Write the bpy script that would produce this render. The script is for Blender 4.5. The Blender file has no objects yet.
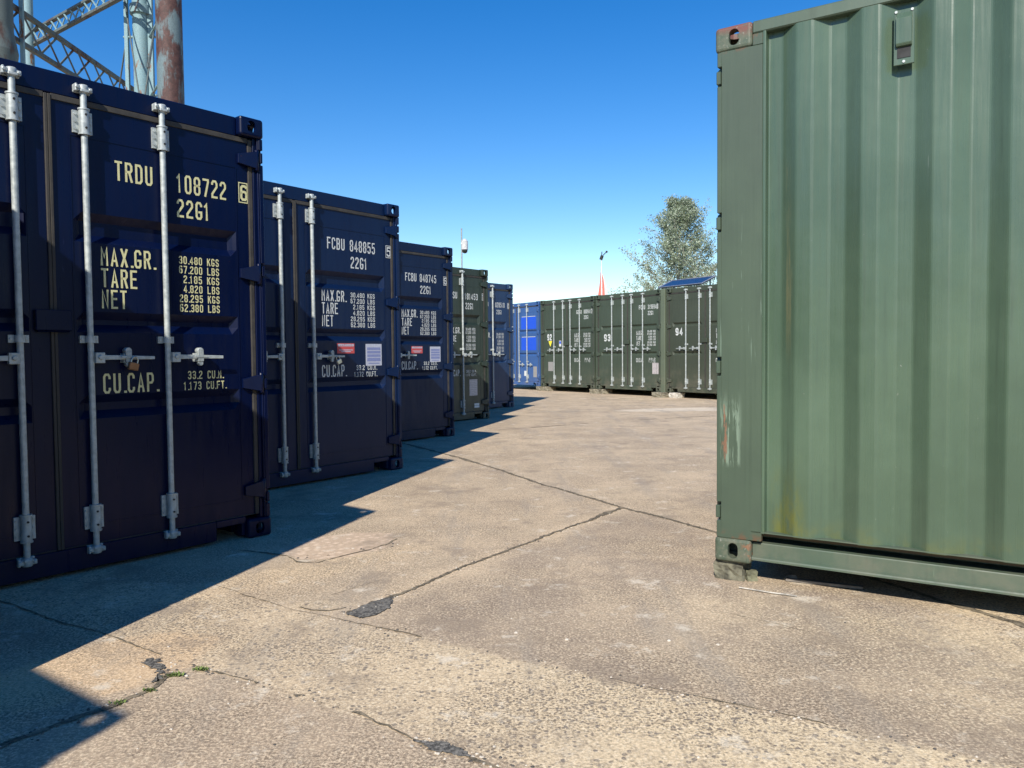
import bpy, bmesh, math, random
from mathutils import Vector, Matrix
R = math.radians
sc = bpy.context.scene
col = sc.collection
random.seed(7)

# ------------------------------------------------------------------ camera
PITCH, ROLL, CAMH = 0.03901, 0.008743, 1.1309
cam = bpy.data.cameras.new('camera'); co = bpy.data.objects.new('camera', cam); col.objects.link(co)
fwd = Vector((0, math.cos(PITCH), -math.sin(PITCH))); up0 = Vector((0, math.sin(PITCH), math.cos(PITCH))); rt0 = Vector((1, 0, 0))
rt = rt0*math.cos(ROLL) - up0*math.sin(ROLL); up = rt0*math.sin(ROLL) + up0*math.cos(ROLL)
m = Matrix((rt, up, -fwd)).transposed().to_4x4(); m.translation = (0, 0, CAMH)
co.matrix_world = m
cam.sensor_width = 36; cam.lens = 777.9/1024*36; cam.clip_end = 2000; cam.clip_start = .05
sc.camera = co

# ------------------------------------------------------------------ sky, sun, exposure
SUN_EL = R(36.3); SUN_T = Vector((.262, .965, 0)).normalized()      # horizontal direction the sunlight travels
w = bpy.data.worlds.new('World'); sc.world = w; w.use_nodes = True
nt = w.node_tree; nt.nodes.clear()
sky = nt.nodes.new('ShaderNodeTexSky'); sky.sky_type = 'NISHITA'; sky.sun_disc = False
sky.sun_elevation = SUN_EL; sky.sun_rotation = math.atan2(-SUN_T.x, -SUN_T.y)
sky.air_density = 1.0; sky.dust_density = 0.0; sky.ozone_density = 1.3; sky.altitude = 0
bg = nt.nodes.new('ShaderNodeBackground'); bg.inputs[1].default_value = 0.122
hs = nt.nodes.new('ShaderNodeHueSaturation'); hs.inputs['Saturation'].default_value = 1.50; hs.inputs['Hue'].default_value = .510; hs.inputs['Value'].default_value = 1.0
wo = nt.nodes.new('ShaderNodeOutputWorld')
nt.links.new(sky.outputs[0], hs.inputs['Color']); nt.links.new(hs.outputs[0], bg.inputs[0]); nt.links.new(bg.outputs[0], wo.inputs[0])
sl = bpy.data.lights.new('sun', 'SUN'); sl.energy = 5.0; sl.angle = R(.53); sl.color = (1, .94, .84)
so = bpy.data.objects.new('sun', sl); col.objects.link(so)
tv = Vector((SUN_T.x*math.cos(SUN_EL), SUN_T.y*math.cos(SUN_EL), -math.sin(SUN_EL)))
so.rotation_euler = tv.to_track_quat('-Z', 'Y').to_euler(); so.location = (0, 0, 30)
sc.view_settings.view_transform = 'Standard'; sc.view_settings.look = 'None'; sc.view_settings.gamma = 1
sc.view_settings.exposure = 0.38

# ------------------------------------------------------------------ node helper
class NT:
    def __init__(s, name):
        s.m = bpy.data.materials.new(name); s.m.use_nodes = True
        s.t = s.m.node_tree; s.t.nodes.clear()
        s.out = s.n('ShaderNodeOutputMaterial'); s.b = s.n('ShaderNodeBsdfPrincipled')
        s.t.links.new(s.b.outputs[0], s.out.inputs[0]); s.tc = s.n('ShaderNodeTexCoord')
    def n(s, k): return s.t.nodes.new(k)
    def put(s, inp, v):
        if isinstance(v, bpy.types.NodeSocket): s.t.links.new(v, inp)
        elif isinstance(v, (tuple, list)) and len(v) == 3 and inp.type == 'RGBA': inp.default_value = (*v, 1)
        else: inp.default_value = v
    def math(s, op, a, b=0.0, c=0.0, clamp=False):
        q = s.n('ShaderNodeMath'); q.operation = op; q.use_clamp = clamp
        s.put(q.inputs[0], a); s.put(q.inputs[1], b); s.put(q.inputs[2], c); return q.outputs[0]
    def vm(s, op, a, b=(0, 0, 0), out=0, sc_=None):
        q = s.n('ShaderNodeVectorMath'); q.operation = op
        s.put(q.inputs[0], a)
        if op == 'SCALE': s.put(q.inputs['Scale'], sc_)
        else: s.put(q.inputs[1], b)
        return q.outputs[out]
    def noise(s, scale, detail=4, rough=.55, vec=None, dist=0, color=False):
        q = s.n('ShaderNodeTexNoise'); q.inputs['Scale'].default_value = scale; q.inputs['Detail'].default_value = detail
        q.inputs['Roughness'].default_value = rough; q.inputs['Distortion'].default_value = dist
        s.t.links.new(vec or s.tc.outputs['Object'], q.inputs['Vector']); return q.outputs[1 if color else 0]
    def vor(s, scale, vec=None, out='Distance', feat='F1', rnd=1):
        q = s.n('ShaderNodeTexVoronoi'); q.feature = feat; q.inputs['Scale'].default_value = scale; q.inputs['Randomness'].default_value = rnd
        s.t.links.new(vec or s.tc.outputs['Object'], q.inputs['Vector']); return q.outputs[out]
    def mapr(s, v, a, b, c=0.0, d=1.0, smooth=True):
        q = s.n('ShaderNodeMapRange'); q.interpolation_type = 'SMOOTHSTEP' if smooth else 'LINEAR'; q.clamp = True
        for i, x in enumerate((v, a, b, c, d)): s.put(q.inputs[i], x)
        return q.outputs[0]
    def mix(s, f, a, b, mode='MIX'):
        q = s.n('ShaderNodeMix'); q.data_type = 'RGBA'; q.blend_type = mode; q.clamp_factor = True
        s.put(q.inputs[0], f); s.put(q.inputs[6], a); s.put(q.inputs[7], b); return q.outputs[2]
    def sep(s, v):
        q = s.n('ShaderNodeSeparateXYZ'); s.put(q.inputs[0], v); return q.outputs
    def scl(s, v, xyz, off=(0, 0, 0)):
        q = s.n('ShaderNodeMapping'); s.put(q.inputs[0], v); q.inputs['Scale'].default_value = xyz; q.inputs['Location'].default_value = off; return q.outputs[0]
    def bump(s, h, strength=.3, dist=.01, nrm=None):
        q = s.n('ShaderNodeBump'); q.inputs['Strength'].default_value = strength; q.inputs['Distance'].default_value = dist
        s.put(q.inputs['Height'], h)
        if nrm: s.put(q.inputs['Normal'], nrm)
        return q.outputs[0]
    def fin(s, c=None, rough=None, metal=None, nrm=None, spec=None):
        if c is not None: s.put(s.b.inputs['Base Color'], c)
        if rough is not None: s.put(s.b.inputs['Roughness'], rough)
        if metal is not None: s.put(s.b.inputs['Metallic'], metal)
        if nrm is not None: s.put(s.b.inputs['Normal'], nrm)
        if spec is not None: s.put(s.b.inputs['Specular IOR Level'], spec)
        return s.m

def mul(c, k): return tuple(x*k for x in c)

def paint(name, c, rough=.38, dirt=.35, fade=.25, dustc=(.22, .18, .13), wav=.25):
    s = NT(name); o = s.tc.outputs['Object']
    big = s.noise(1.3, 4); st = s.noise(6, 4, .6, s.scl(o, (4, 4, .35))); fine = s.noise(60, 3)
    z = s.sep(o)[2]
    fc = s.mix(s.mapr(big, .35, .7, 0, fade), c, tuple(min(1, x*1.5+(.0015 if 'navy' in name else .010)) for x in c))
    fc = s.mix(s.mapr(st, .5, .75, 0, .5), fc, mul(c, .72))
    low = s.math('MULTIPLY', s.mapr(z, .75, .05, 0, 1), s.mapr(s.noise(5, 5, .65), .35, .7))
    spk = s.mapr(s.noise(38, 4, .7), .66, .74, 0, .5)
    d = s.math('MAXIMUM', s.math('MULTIPLY', low, dirt), s.math('MULTIPLY', spk, dirt*.5))
    fc = s.mix(d, fc, dustc)
    scr = s.mapr(s.noise(34, 3, .6, s.scl(o, (1, 1, .07), (3, 1, 2))), .72, .74); scm = s.mapr(s.noise(1.7, 3), .52, .60)
    fc = s.mix(s.math('MULTIPLY', s.math('MULTIPLY', scr, scm), .45), fc, tuple(min(1, x*3+.03) for x in c))
    rst = s.math('MULTIPLY', s.mapr(s.noise(70, 3, .6), .74, .77), s.mapr(s.noise(2.3, 3), .50, .58))
    fc = s.mix(s.math('MULTIPLY', rst, .8), fc, (.11, .045, .02))
    r = s.math('ADD', s.mapr(st, .3, .7, rough-.06, rough+.1), s.math('MULTIPLY', d, .5))
    nb = s.bump(s.noise(2.2, 2), wav, .02); nb = s.bump(fine, .06, .002, nb)
    return s.fin(fc, r, 0, nb, .22 if 'navy' in name else .5)

def flat(name, c, rough=.6, metal=0, var=.2, scale=25, bump=.1):
    s = NT(name); a = s.noise(scale, 4, .6)
    return s.fin(s.mix(s.mapr(a, .3, .7), mul(c, 1-var), tuple(min(1, x*(1+var)) for x in c)), s.mapr(a, .3, .7, rough*.85, min(1, rough*1.15)), metal, s.bump(a, bump, .003))

M = {}
M['navy'] = paint('navy paint', (.0011, .0044, .027), .32, .03, wav=.35, dustc=(.06, .06, .06))
M['navy2'] = paint('faded navy paint', (.0023, .0110, .044), .35, .03, wav=.3, dustc=(.06, .06, .06))
M['midblue'] = paint('mid blue paint', (.010, .031, .085), .40, .15)
M['rblue'] = paint('bright blue paint', (.028, .085, .24), .45, .2)
M['olive'] = paint('dark olive paint', (.038, .054, .036), .5, .25)
M['olive2'] = paint('dark green paint', (.017, .028, .020), .4, .2)
M['hidden'] = M['navy2']
M['olive_b'] = paint('olive paint slightly faded', (.043, .060, .040), .55, .3)
M['olive_c'] = paint('brownish olive paint', (.042, .052, .034), .5, .3)
M['navy3'] = paint('chalky navy paint', (.0026, .0112, .040), .42, .06, .4, wav=.35)
M['rubber'] = flat('weathered rubber', (.040, .036, .031), .8, 0, .3, 12)
M['wood'] = flat('plywood floor', (.1, .07, .04), .8)

def galv():
    s = NT('galvanised steel'); o = s.tc.outputs['Object']
    a = s.vor(45, None, 'Color'); n = s.noise(30, 4)
    st = s.noise(9, 5, .7, s.scl(o, (3, 3, .6)))
    c = s.mix(s.mapr(n, .3, .7), (.30, .33, .325), (.47, .505, .49))
    c = s.mix(s.mapr(st, .60, .74, 0, .55), c, (.17, .155, .13))
    return s.fin(c, s.mapr(n, .3, .7, .40, .58), .2, s.bump(n, .1, .002))
M['galv'] = galv()

def green_panel(name, c=(.066, .108, .069)):
    s = NT(name); o = s.tc.outputs['Object']; x, y, z = s.sep(o)
    big = s.noise(1.1, 5, .6); st = s.noise(7, 5, .65, s.scl(o, (6, 6, .22)))
    fine = s.noise(90, 3)
    k = s.mix(s.mapr(big, .3, .7), mul(c, .84), (.083, .128, .083))
    k = s.mix(s.mapr(st, .52, .8, 0, .5), k, (.038, .060, .038))
    k = s.mix(s.mapr(st, .45, .2, 0, .35), k, (.10, .135, .10))
    # moss creeping up from the bottom rail behind the post
    mn = s.noise(22, 6, .75, s.scl(o, (1, 1, .35)))
    my = s.math('MULTIPLY', s.mapr(y, .24, .31), s.mapr(y, .46, .36))
    mz = s.mapr(s.math('ADD', z, s.math('MULTIPLY', s.noise(7, 4, .6, s.scl(o, (1, 1, .2))), .45)), .80, .30)
    moss = s.math('MULTIPLY', s.math('MULTIPLY', my, mz), s.mapr(mn, .38, .60, .10, .95))
    k = s.mix(moss, k, (.120, .128, .022))
    # thin moss line along the bottom
    lz = s.math('MULTIPLY', s.mapr(s.math('ADD', z, s.math('MULTIPLY', s.noise(3, 4), .16)), .36, .20), s.mapr(s.noise(11, 5), .42, .62, 0, .55))
    k = s.mix(lz, k, (.12, .125, .035))
    # yellowish drip in the first corrugation
    dn = s.noise(30, 5, .7, s.scl(o, (1, 1, .06)))
    dy = s.math('MULTIPLY', s.mapr(y, .325, .337), s.mapr(y, .372, .355))
    dz = s.math('MULTIPLY', s.mapr(z, .9, 1.3), s.mapr(z, 2.25, 1.7))
    k = s.mix(s.math('MULTIPLY', s.math('MULTIPLY', dy, dz), s.mapr(dn, .48, .60, 0, .6)), k, (.15, .145, .075))
    # pale scratches, long and vertical
    sn = s.noise(26, 3, .6, s.scl(o, (1, 2.2, .10))); sm = s.noise(2.3, 2)
    k = s.mix(s.math('MULTIPLY', s.mapr(sn, .735, .76), s.mapr(sm, .5, .6, 0, .8)), k, (.24, .28, .23))
    # white chips
    k = s.mix(s.math('MULTIPLY', s.mapr(s.noise(75, 2), .78, .80), .7), k, (.38, .38, .34))
    nb = s.bump(s.noise(1.7, 3), .35, .03); nb = s.bump(st, .12, .004, nb); nb = s.bump(fine, .08, .002, nb)
    return s.fin(k, s.mapr(st, .3, .7, .24, .36), 0, nb, .6)
M['green'] = green_panel('weathered green paint')

def green_post():
    s = NT('scratched green paint'); o = s.tc.outputs['Object']; x, y, z = s.sep(o)
    c = (.055, .082, .056)
    st = s.noise(8, 5, .65, s.scl(o, (6, 6, .15)))
    k = s.mix(s.mapr(s.noise(2, 5), .3, .7), mul(c, .85), (.062, .092, .060))
    k = s.mix(s.mapr(st, .5, .75, 0, .4), k, (.034, .055, .034))
    # scrape patches: a worn patch on the post between knee and chest height
    n = s.noise(42, 4, .7, s.scl(o, (1, 1.6, .11)))
    zone = s.math('MULTIPLY', s.mapr(z, .46, .50), s.mapr(z, .86, .70))
    zone = s.math('MULTIPLY', zone, s.math('MULTIPLY', s.mapr(y, .02, .035), s.mapr(y, .14, .11)))
    k = s.mix(s.math('MULTIPLY', zone, s.mapr(n, .50, .55, 0, .9)), k, (.17, .23, .17))
    z2 = s.math('MULTIPLY', s.mapr(y, .03, .04), s.mapr(y, .07, .055)); z2 = s.math('MULTIPLY', z2, zone)
    k = s.mix(s.math('MULTIPLY', z2, s.mapr(s.noise(50, 4, .7, s.scl(o, (1, 1, .2))), .52, .58)), k, (.19, .10, .06))
    zone3 = s.math('MULTIPLY', s.mapr(z, .95, 1.05), s.mapr(z, 1.75, 1.5))
    k = s.mix(s.math('MULTIPLY', zone3, s.mapr(s.noise(36, 4, .7, s.scl(o, (1, 1.8, .06))), .63, .67, 0, .6)), k, (.15, .21, .16))
    # rust where the corner irons join
    rz = s.math('MAXIMUM', s.mapr(z, .17, .10), s.mapr(z, 2.455, 2.48))
    k = s.mix(s.math('MULTIPLY', rz, s.mapr(s.noise(20, 5, .7), .47, .60)), k, (.13, .06, .03))
    return s.fin(k, .5, 0, s.bump(st, .15, .004))
M['gpost'] = green_post()
M['grail'] = paint('green rail paint', (.060, .090, .062), .45, .25, .3)

def green_cast():
    s = NT('worn corner casting paint'); o = s.tc.outputs['Object']; z = s.sep(o)[2]
    n = s.noise(24, 5, .7); n2 = s.noise(13, 4, .65); y = s.sep(o)[1]
    k = s.mix(s.mapr(n, .35, .65), (.055, .082, .055), (.105, .115, .08))
    top = s.math('MULTIPLY', s.mapr(s.math('ADD', z, s.math('MULTIPLY', y, .25)), 2.55, 2.60), s.mapr(n2, .38, .52))
    k = s.mix(top, k, (.15, .055, .042))
    lowr = s.math('MULTIPLY', s.mapr(y, .125, .15), s.mapr(s.noise(30, 4, .7), .50, .60))
    k = s.mix(s.math('MULTIPLY', lowr, s.mapr(z, .3, .2)), k, (.19, .10, .055))
    k = s.mix(s.mapr(s.noise(55, 3), .62, .68, 0, .7), k, (.22, .22, .18))
    return s.fin(k, .6, 0, s.bump(n, .3, .004))
M['gcast'] = green_cast()

def emit_free_label(name, c, rough=.55): return flat(name, c, rough, 0, .08, 60, .02)
M['yellow_ink'] = emit_free_label('pale yellow lettering', (.60, .57, .30))
M['white_ink'] = emit_free_label('white lettering', (.56, .58, .56))
M['red'] = emit_free_label('red sticker', (.50, .07, .07)); M['notice'] = emit_free_label('pale notice', (.44, .46, .54))
M['notice_blue'] = emit_free_label('grey blue notice field', (.20, .23, .42))
M['cobalt'] = emit_free_label('cobalt vinyl', (.008, .075, .55)); M['hazard'] = emit_free_label('yellow sticker', (.85, .72, .05))
M['plate'] = flat('data plate', (.30, .29, .28), .5, .2, .25, 120); M['plate_pale'] = flat('pale data plate', (.46, .42, .42), .5, 0, .3, 90)
M['black'] = flat('black', (.015, .015, .015), .7)
M['brass'] = flat('rusty brass', (.30, .15, .07), .5, .5); M['steel'] = flat('shackle steel', (.5, .5, .48), .3, .9)
M['concrete_block'] = flat('mossy concrete block', (.20, .18, .13), .95, 0, .45, 14, .5)
M['pale_block'] = flat('pale concrete block', (.45, .42, .36), .95, 0, .3, 14, .5)

# ------------------------------------------------------------------ mesh builder
class MB:
    def __init__(s): s.v = []; s.f = []; s.mi = []; s.sm = []
    def add(s, vs, fs, mi=0, smooth=False):
        o = len(s.v); s.v += [tuple(v) for v in vs]
        for f in fs: s.f.append([o+i for i in f]); s.mi.append(mi); s.sm.append(smooth)
    def box(s, x0, x1, y0, y1, z0, z1, mi=0):
        s.add([(x0,y0,z0),(x1,y0,z0),(x1,y1,z0),(x0,y1,z0),(x0,y0,z1),(x1,y0,z1),(x1,y1,z1),(x0,y1,z1)],
              [(0,3,2,1),(4,5,6,7),(0,1,5,4),(1,2,6,5),(2,3,7,6),(3,0,4,7)], mi)
    def tube(s, a, b, r0, r1=None, n=10, mi=0, cap=True, smooth=True):
        a = Vector(a); b = Vector(b); r1 = r0 if r1 is None else r1
        d = (b-a).normalized(); u = d.cross(Vector((0,0,1)) if abs(d.z) < .9 else Vector((1,0,0))).normalized(); w_ = d.cross(u)
        vs = []
        for c, r in ((a, r0), (b, r1)):
            for i in range(n):
                t = 2*math.pi*i/n; vs.append(c + u*math.cos(t)*r + w_*math.sin(t)*r)
        fs = [(i, (i+1) % n, n+(i+1) % n, n+i) for i in range(n)]
        s.add(vs, fs, mi, smooth)
        if cap: s.add(vs, [tuple(range(n))[::-1], tuple(range(n, 2*n))], mi)
    def extr(s, prof, axis, a, b, mi=0, closed=True):
        """prof in the plane normal to axis; axis 'z': (x,y), 'y': (x,z), 'x': (y,z)"""
        def P(p, t): return {'z': (p[0], p[1], t), 'y': (p[0], t, p[1]), 'x': (t, p[0], p[1])}[axis]
        n = len(prof); vs = [P(p, a) for p in prof] + [P(p, b) for p in prof]
        rng = range(n) if closed else range(n-1)
        fs = [(i, (i+1) % n, n+(i+1) % n, n+i) for i in rng]
        if closed: fs += [tuple(range(n))[::-1], tuple(range(n, 2*n))]
        s.add(vs, fs, mi)
    def mesh(s, name, mats, bevel=0, segs=1, recalc=True):
        me = bpy.data.meshes.new(name); me.from_pydata(s.v, [], s.f); me.update()
        for m_ in (mats if isinstance(mats, (list, tuple)) else [mats]): me.materials.append(m_)
        for p, mi, sm in zip(me.polygons, s.mi, s.sm): p.material_index = mi; p.use_smooth = sm
        if recalc or bevel:
            bm = bmesh.new(); bm.from_mesh(me)
            bmesh.ops.remove_doubles(bm, verts=bm.verts, dist=1e-5) if bevel else None
            bmesh.ops.recalc_face_normals(bm, faces=bm.faces)
            if bevel:
                es = [e for e in bm.edges if len(e.link_faces) == 2 and e.calc_face_angle(0) > .5 and not e.link_faces[0].smooth]
                bmesh.ops.bevel(bm, geom=es, offset=bevel, segments=segs, affect='EDGES', profile=.5, clamp_overlap=True)
            bm.to_mesh(me); bm.free()
        return me

def link(name, me, parent=None, label=None, loc=None):
    o = bpy.data.objects.new(name, me); col.objects.link(o)
    if parent is not None: o.parent = parent
    if loc is not None: o.location = loc
    if label: o['label'] = label
    return o
def tag(o, label, cat, group=None):
    o['label'] = label; o['category'] = cat
    if group: o['group'] = group
    return o
def structure(o): o['kind'] = 'structure'; return o
def stuff(o): o['kind'] = 'stuff'; return o
def empty(name, loc=(0,0,0), rz=0):
    o = bpy.data.objects.new(name, None); col.objects.link(o); o.location = loc; o.rotation_euler = (0,0,rz); o.empty_display_size = .2; return o
CACHE = {}
def cached(key, fn):
    if key not in CACHE: CACHE[key] = fn()
    return CACHE[key]

# ------------------------------------------------------------------ stroke lettering (glyphs on a 4 x 8 grid)
def ch(*p): return list(p)
O_ = [(1,0),(3,0),(4,1),(4,7),(3,8),(1,8),(0,7),(0,1),(1,0)]
GL = {
'0':[O_],'O':[O_],'Q':[O_,[(2.3,2),(4,0)]],
'1':[[(.8,6.6),(2.2,8),(2.2,0)]],
'2':[[(0,6.6),(0,7),(1,8),(3,8),(4,7),(4,5.3),(0,1.6),(0,0),(4,0)]],
'3':[[(0,6.8),(1,8),(3,8),(4,7),(4,5),(3,4.1),(1.4,4.1)],[(3,4.1),(4,3.2),(4,1),(3,0),(1,0),(0,1.2)]],
'4':[[(3,0),(3,8),(0,2.6),(0,2),(4.2,2)]],
'5':[[(3.8,8),(.3,8),(.1,4.3),(1,4.9),(3,4.9),(4,3.9),(4,1),(3,0),(1,0),(0,1.2)]],
'6':[[(3.6,7.4),(3,8),(1,8),(0,7),(0,1),(1,0),(3,0),(4,1),(4,3.6),(3,4.6),(1,4.6),(0,3.7)]],
'7':[[(0,8),(4,8),(4,7),(1.4,0)]],
'8':[[(1,4.2),(0,5.1),(0,7),(1,8),(3,8),(4,7),(4,5.1),(3,4.2),(1,4.2),(0,3.3),(0,1),(1,0),(3,0),(4,1),(4,3.3),(3,4.2)]],
'9':[[(.4,.6),(1,0),(3,0),(4,1),(4,7),(3,8),(1,8),(0,7),(0,4.4),(1,3.4),(3,3.4),(4,4.3)]],
'A':[[(0,0),(2,8),(4,0)],[(.8,2.2),(3.2,2.2)]],
'B':[[(0,0),(0,8),(3,8),(4,7),(4,5.1),(3,4.2),(0,4.2)],[(3,4.2),(4,3.3),(4,1),(3,0),(0,0)]],
'C':[[(4,6.4),(4,7),(3,8),(1,8),(0,7),(0,1),(1,0),(3,0),(4,1),(4,1.6)]],
'D':[[(0,0),(0,8),(2.8,8),(4,6.8),(4,1.2),(2.8,0),(0,0)]],
'E':[[(4,8),(0,8),(0,0),(4,0)],[(0,4.2),(3.4,4.2)]],
'F':[[(4,8),(0,8),(0,0)],[(0,4.2),(3.4,4.2)]],
'G':[[(4,6.6),(4,7),(3,8),(1,8),(0,7),(0,1),(1,0),(3,0),(4,1),(4,3.3),(2.3,3.3)]],
'I':[[(2,0),(2,8)]],
'K':[[(0,0),(0,8)],[(4,8),(.2,3.6)],[(1.5,5),(4,0)]],
'L':[[(0,8),(0,0),(4,0)]],
'M':[[(0,0),(0,8),(2,3.6),(4,8),(4,0)]],
'N':[[(0,0),(0,8),(4,0),(4,8)]],
'P':[[(0,0),(0,8),(3,8),(4,7),(4,4.8),(3,3.8),(0,3.8)]],
'R':[[(0,0),(0,8),(3,8),(4,7),(4,5.1),(3,4.2),(0,4.2)],[(2.2,4.2),(4,0)]],
'S':[[(4,6.6),(4,7),(3,8),(1,8),(0,7),(0,5.2),(1,4.3),(3,3.7),(4,2.8),(4,1),(3,0),(1,0),(0,1),(0,1.5)]],
'T':[[(0,8),(4,8)],[(2,8),(2,0)]],
'U':[[(0,8),(0,1),(1,0),(3,0),(4,1),(4,8)]],
'X':[[(0,8),(4,0)],[(4,8),(0,0)]],
'.':[[(1.4,0),(2.1,0)]],
'W':[[(0,8),(1,0),(2,5),(3,0),(4,8)]],
'H':[[(0,0),(0,8)],[(4,0),(4,8)],[(0,4),(4,4)]],
}
def ribbon(mb, pts, t, y, mi=0):
    closed = len(pts) > 2 and pts[0] == pts[-1]
    P = [Vector((p[0], p[1])) for p in pts]
    if closed: P = P[:-1]
    n = len(P); L_ = []; R_ = []
    for i in range(n):
        if closed: a, b = P[i-1], P[(i+1) % n]
        else: a, b = P[max(i-1, 0)], P[min(i+1, n-1)]
        d1 = (P[i]-a); d2 = (b-P[i])
        if d1.length < 1e-9: d1 = d2
        if d2.length < 1e-9: d2 = d1
        d1.normalize(); d2.normalize()
        n1 = Vector((-d1.y, d1.x)); n2 = Vector((-d2.y, d2.x)); mt = n1+n2
        if mt.length < .15: mt = n1.copy()
        mt.normalize(); k = min(1/max(.35, mt.dot(n1)), 1.7)*t/2
        e = Vector((0, 0))
        if not closed and i == 0: e = -d2*t*.45
        if not closed and i == n-1: e = d1*t*.45
        L_.append(P[i]+mt*k+e); R_.append(P[i]-mt*k+e)
    for i in range(n if closed else n-1):
        j = (i+1) % n
        mb.add([(L_[i].x, y, L_[i].y), (R_[i].x, y, R_[i].y), (R_[j].x, y, R_[j].y), (L_[j].x, y, L_[j].y)], [(0, 1, 2, 3)], mi)
def text(mb, s, x0, x1, z0, z1, y, t=None, mi=0, split=False):
    """letters fill x0..x1 and z0..z1; narrow marks take less room"""
    adv = {'.': .42, ' ': .9, '1': .85, 'I': .55}
    tot = sum(adv.get(c, 1) for c in s); h = z1-z0
    w_ = (x1-x0)/(tot-.26); t = t or min(h*.15, w_*.74*.30)
    x = x0; out = [mb]
    for c in s:
        a = adv.get(c, 1)*w_; gw = w_*.74
        if c == ' ' and mb.v and split: mb = MB(); out.append(mb)
        if c in GL:
            for k, st in enumerate(GL[c]):
                off = 0
                if c == '1' or c == 'I': off = -gw*.22
                if c == '.': off = -gw*.2
                pts = [(x+off+t/2+(p[0]/4)*(gw-t), z0+t/2+(p[1]/8)*(h-t)) for p in st]
                ribbon(mb, pts, t, y-.0003*k, mi)
        x += a
    return out

# ------------------------------------------------------------------ container parts (local: x across the doors, y into the box, z up)
W, H, L = 2.438, 2.591, 6.058
def stadium(cx, cz, w_, h_, n=6):
    r = w_/2; pts = []
    for i in range(n+1): t = math.pi*i/n; pts.append((cx+r*math.cos(t), cz+(h_/2-r)+r*math.sin(t)))
    for i in range(n+1): t = math.pi+math.pi*i/n; pts.append((cx+r*math.cos(t), cz-(h_/2-r)+r*math.sin(t)))
    return pts
def cutter(pts, axis, a, b):
    mb = MB(); mb.extr(pts, axis, a, b); return mb.mesh('cut', [])
def make_casting():
    mb = MB(); mb.box(0, .162, 0, .178, 0, .118)
    base = mb.mesh('corner_casting', [], bevel=.017, segs=3)
    inner = MB(); inner.box(.024, .138, .026, .150, -.0 + .026, .092)
    cuts = [inner.mesh('c', []), cutter(stadium(.083, .060, .060, .076), 'y', -.02, .06),
            cutter(stadium(.092, .060, .050, .078), 'x', -.02, .06)]
    top = MB(); top.extr([(p[0], p[1]) for p in stadium(.083, .095, .064, .11)], 'z', .08, .14); cuts.append(top.mesh('c', []))
    o = bpy.data.objects.new('tmp', base); col.objects.link(o); tmp = []
    for c in cuts:
        q = bpy.data.objects.new('tmpc', c); col.objects.link(q); tmp.append(q)
        md = o.modifiers.new('b', 'BOOLEAN'); md.operation = 'DIFFERENCE'; md.object = q; md.solver = 'EXACT'
    dg = bpy.context.evaluated_depsgraph_get(); me = bpy.data.meshes.new_from_object(o.evaluated_get(dg))
    for q in tmp: bpy.data.objects.remove(q)
    bpy.data.objects.remove(o); me.name = 'corner_casting'; return me
CAST = make_casting()                       # front left bottom, holes on the front (y-), side (x-) and top
def casting_mesh(ix, iy, iz, mat):
    def fn():
        me = CAST.copy(); bm = bmesh.new(); bm.from_mesh(me)
        for v in bm.verts:
            x, y, z = v.co
            if not iz: z = .118-z            # the open slot faces down at the bottom corners
            if ix: x = W-x
            if iy: y = L-y
            if iz: z = z+H-.118
            v.co = (x, y, z)
        if (ix+iy+(not iz)) % 2: bmesh.ops.reverse_faces(bm, faces=bm.faces)
        bm.to_mesh(me); bm.free(); me.materials.clear(); me.materials.append(mat)
        return me
    return cached(('cast', ix, iy, iz, mat.name), fn)

def door_mesh(mat, grooves, key):
    """right leaf, x from the middle (W/2) to the hinge edge"""
    def fn():
        mb = MB(); xa, xb = W/2+.016, W-.088; y0 = .050; D = .036
        xs = [xa, xa+.095, xa+.135, xb-.128, xb-.088, xb]
        zs = [.145, .235, .250]; dep = [0, 0, .006]
        for zt, zb in sorted(grooves, key=lambda g: g[1]):
            zs += [zb, zb+.042, zt-.042, zt]; dep += [.0, D, D, .0]
        zs += [2.275, 2.285, 2.438]; dep += [.0, 0, 0]
        dep[2] = 0
        nx = len(xs); vs = []
        for z, d in zip(zs, dep):
            for i, x in enumerate(xs):
                vs.append((x, y0 + (d if 2 <= i <= 3 else 0), z))
        fs = [(r*nx+i, r*nx+i+1, (r+1)*nx+i+1, (r+1)*nx+i) for r in range(len(zs)-1) for i in range(nx-1)]
        mb.add(vs, fs)
        mb.add([(xa,y0,.145),(xb,y0,.145),(xb,y0+.05,.145),(xa,y0+.05,.145),(xa,y0,2.438),(xb,y0,2.438),(xb,y0+.05,2.438),(xa,y0+.05,2.438)],
               [(0,3,2,1),(4,5,6,7),(0,4,7,3),(1,2,6,5),(3,7,6,2)])
        # pressed frame lines: thin raised seams of the leaf frame
        mb.box(xa+.084, xa+.090, y0-.003, y0+.01, .24, 2.28); mb.box(xb-.0855, xb-.0795, y0-.003, y0+.01, .24, 2.28)
        mb.box(xa+.0905, xb-.086, y0-.0028, y0+.01, 2.277, 2.283); mb.box(xa+.0905, xb-.086, y0-.0028, y0+.01, .240, .246)
        return mb.mesh('door', mat, recalc=False)
    return cached(('door', key, mat.name), fn)
def mirror_mesh(me, name):
    def fn():
        q = me.copy(); bm = bmesh.new(); bm.from_mesh(q)
        for v in bm.verts: v.co.x = W-v.co.x
        bmesh.ops.reverse_faces(bm, faces=bm.faces); bm.to_mesh(q); bm.free(); q.name = name; return q
    return cached(('mir', me.name), fn)
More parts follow.
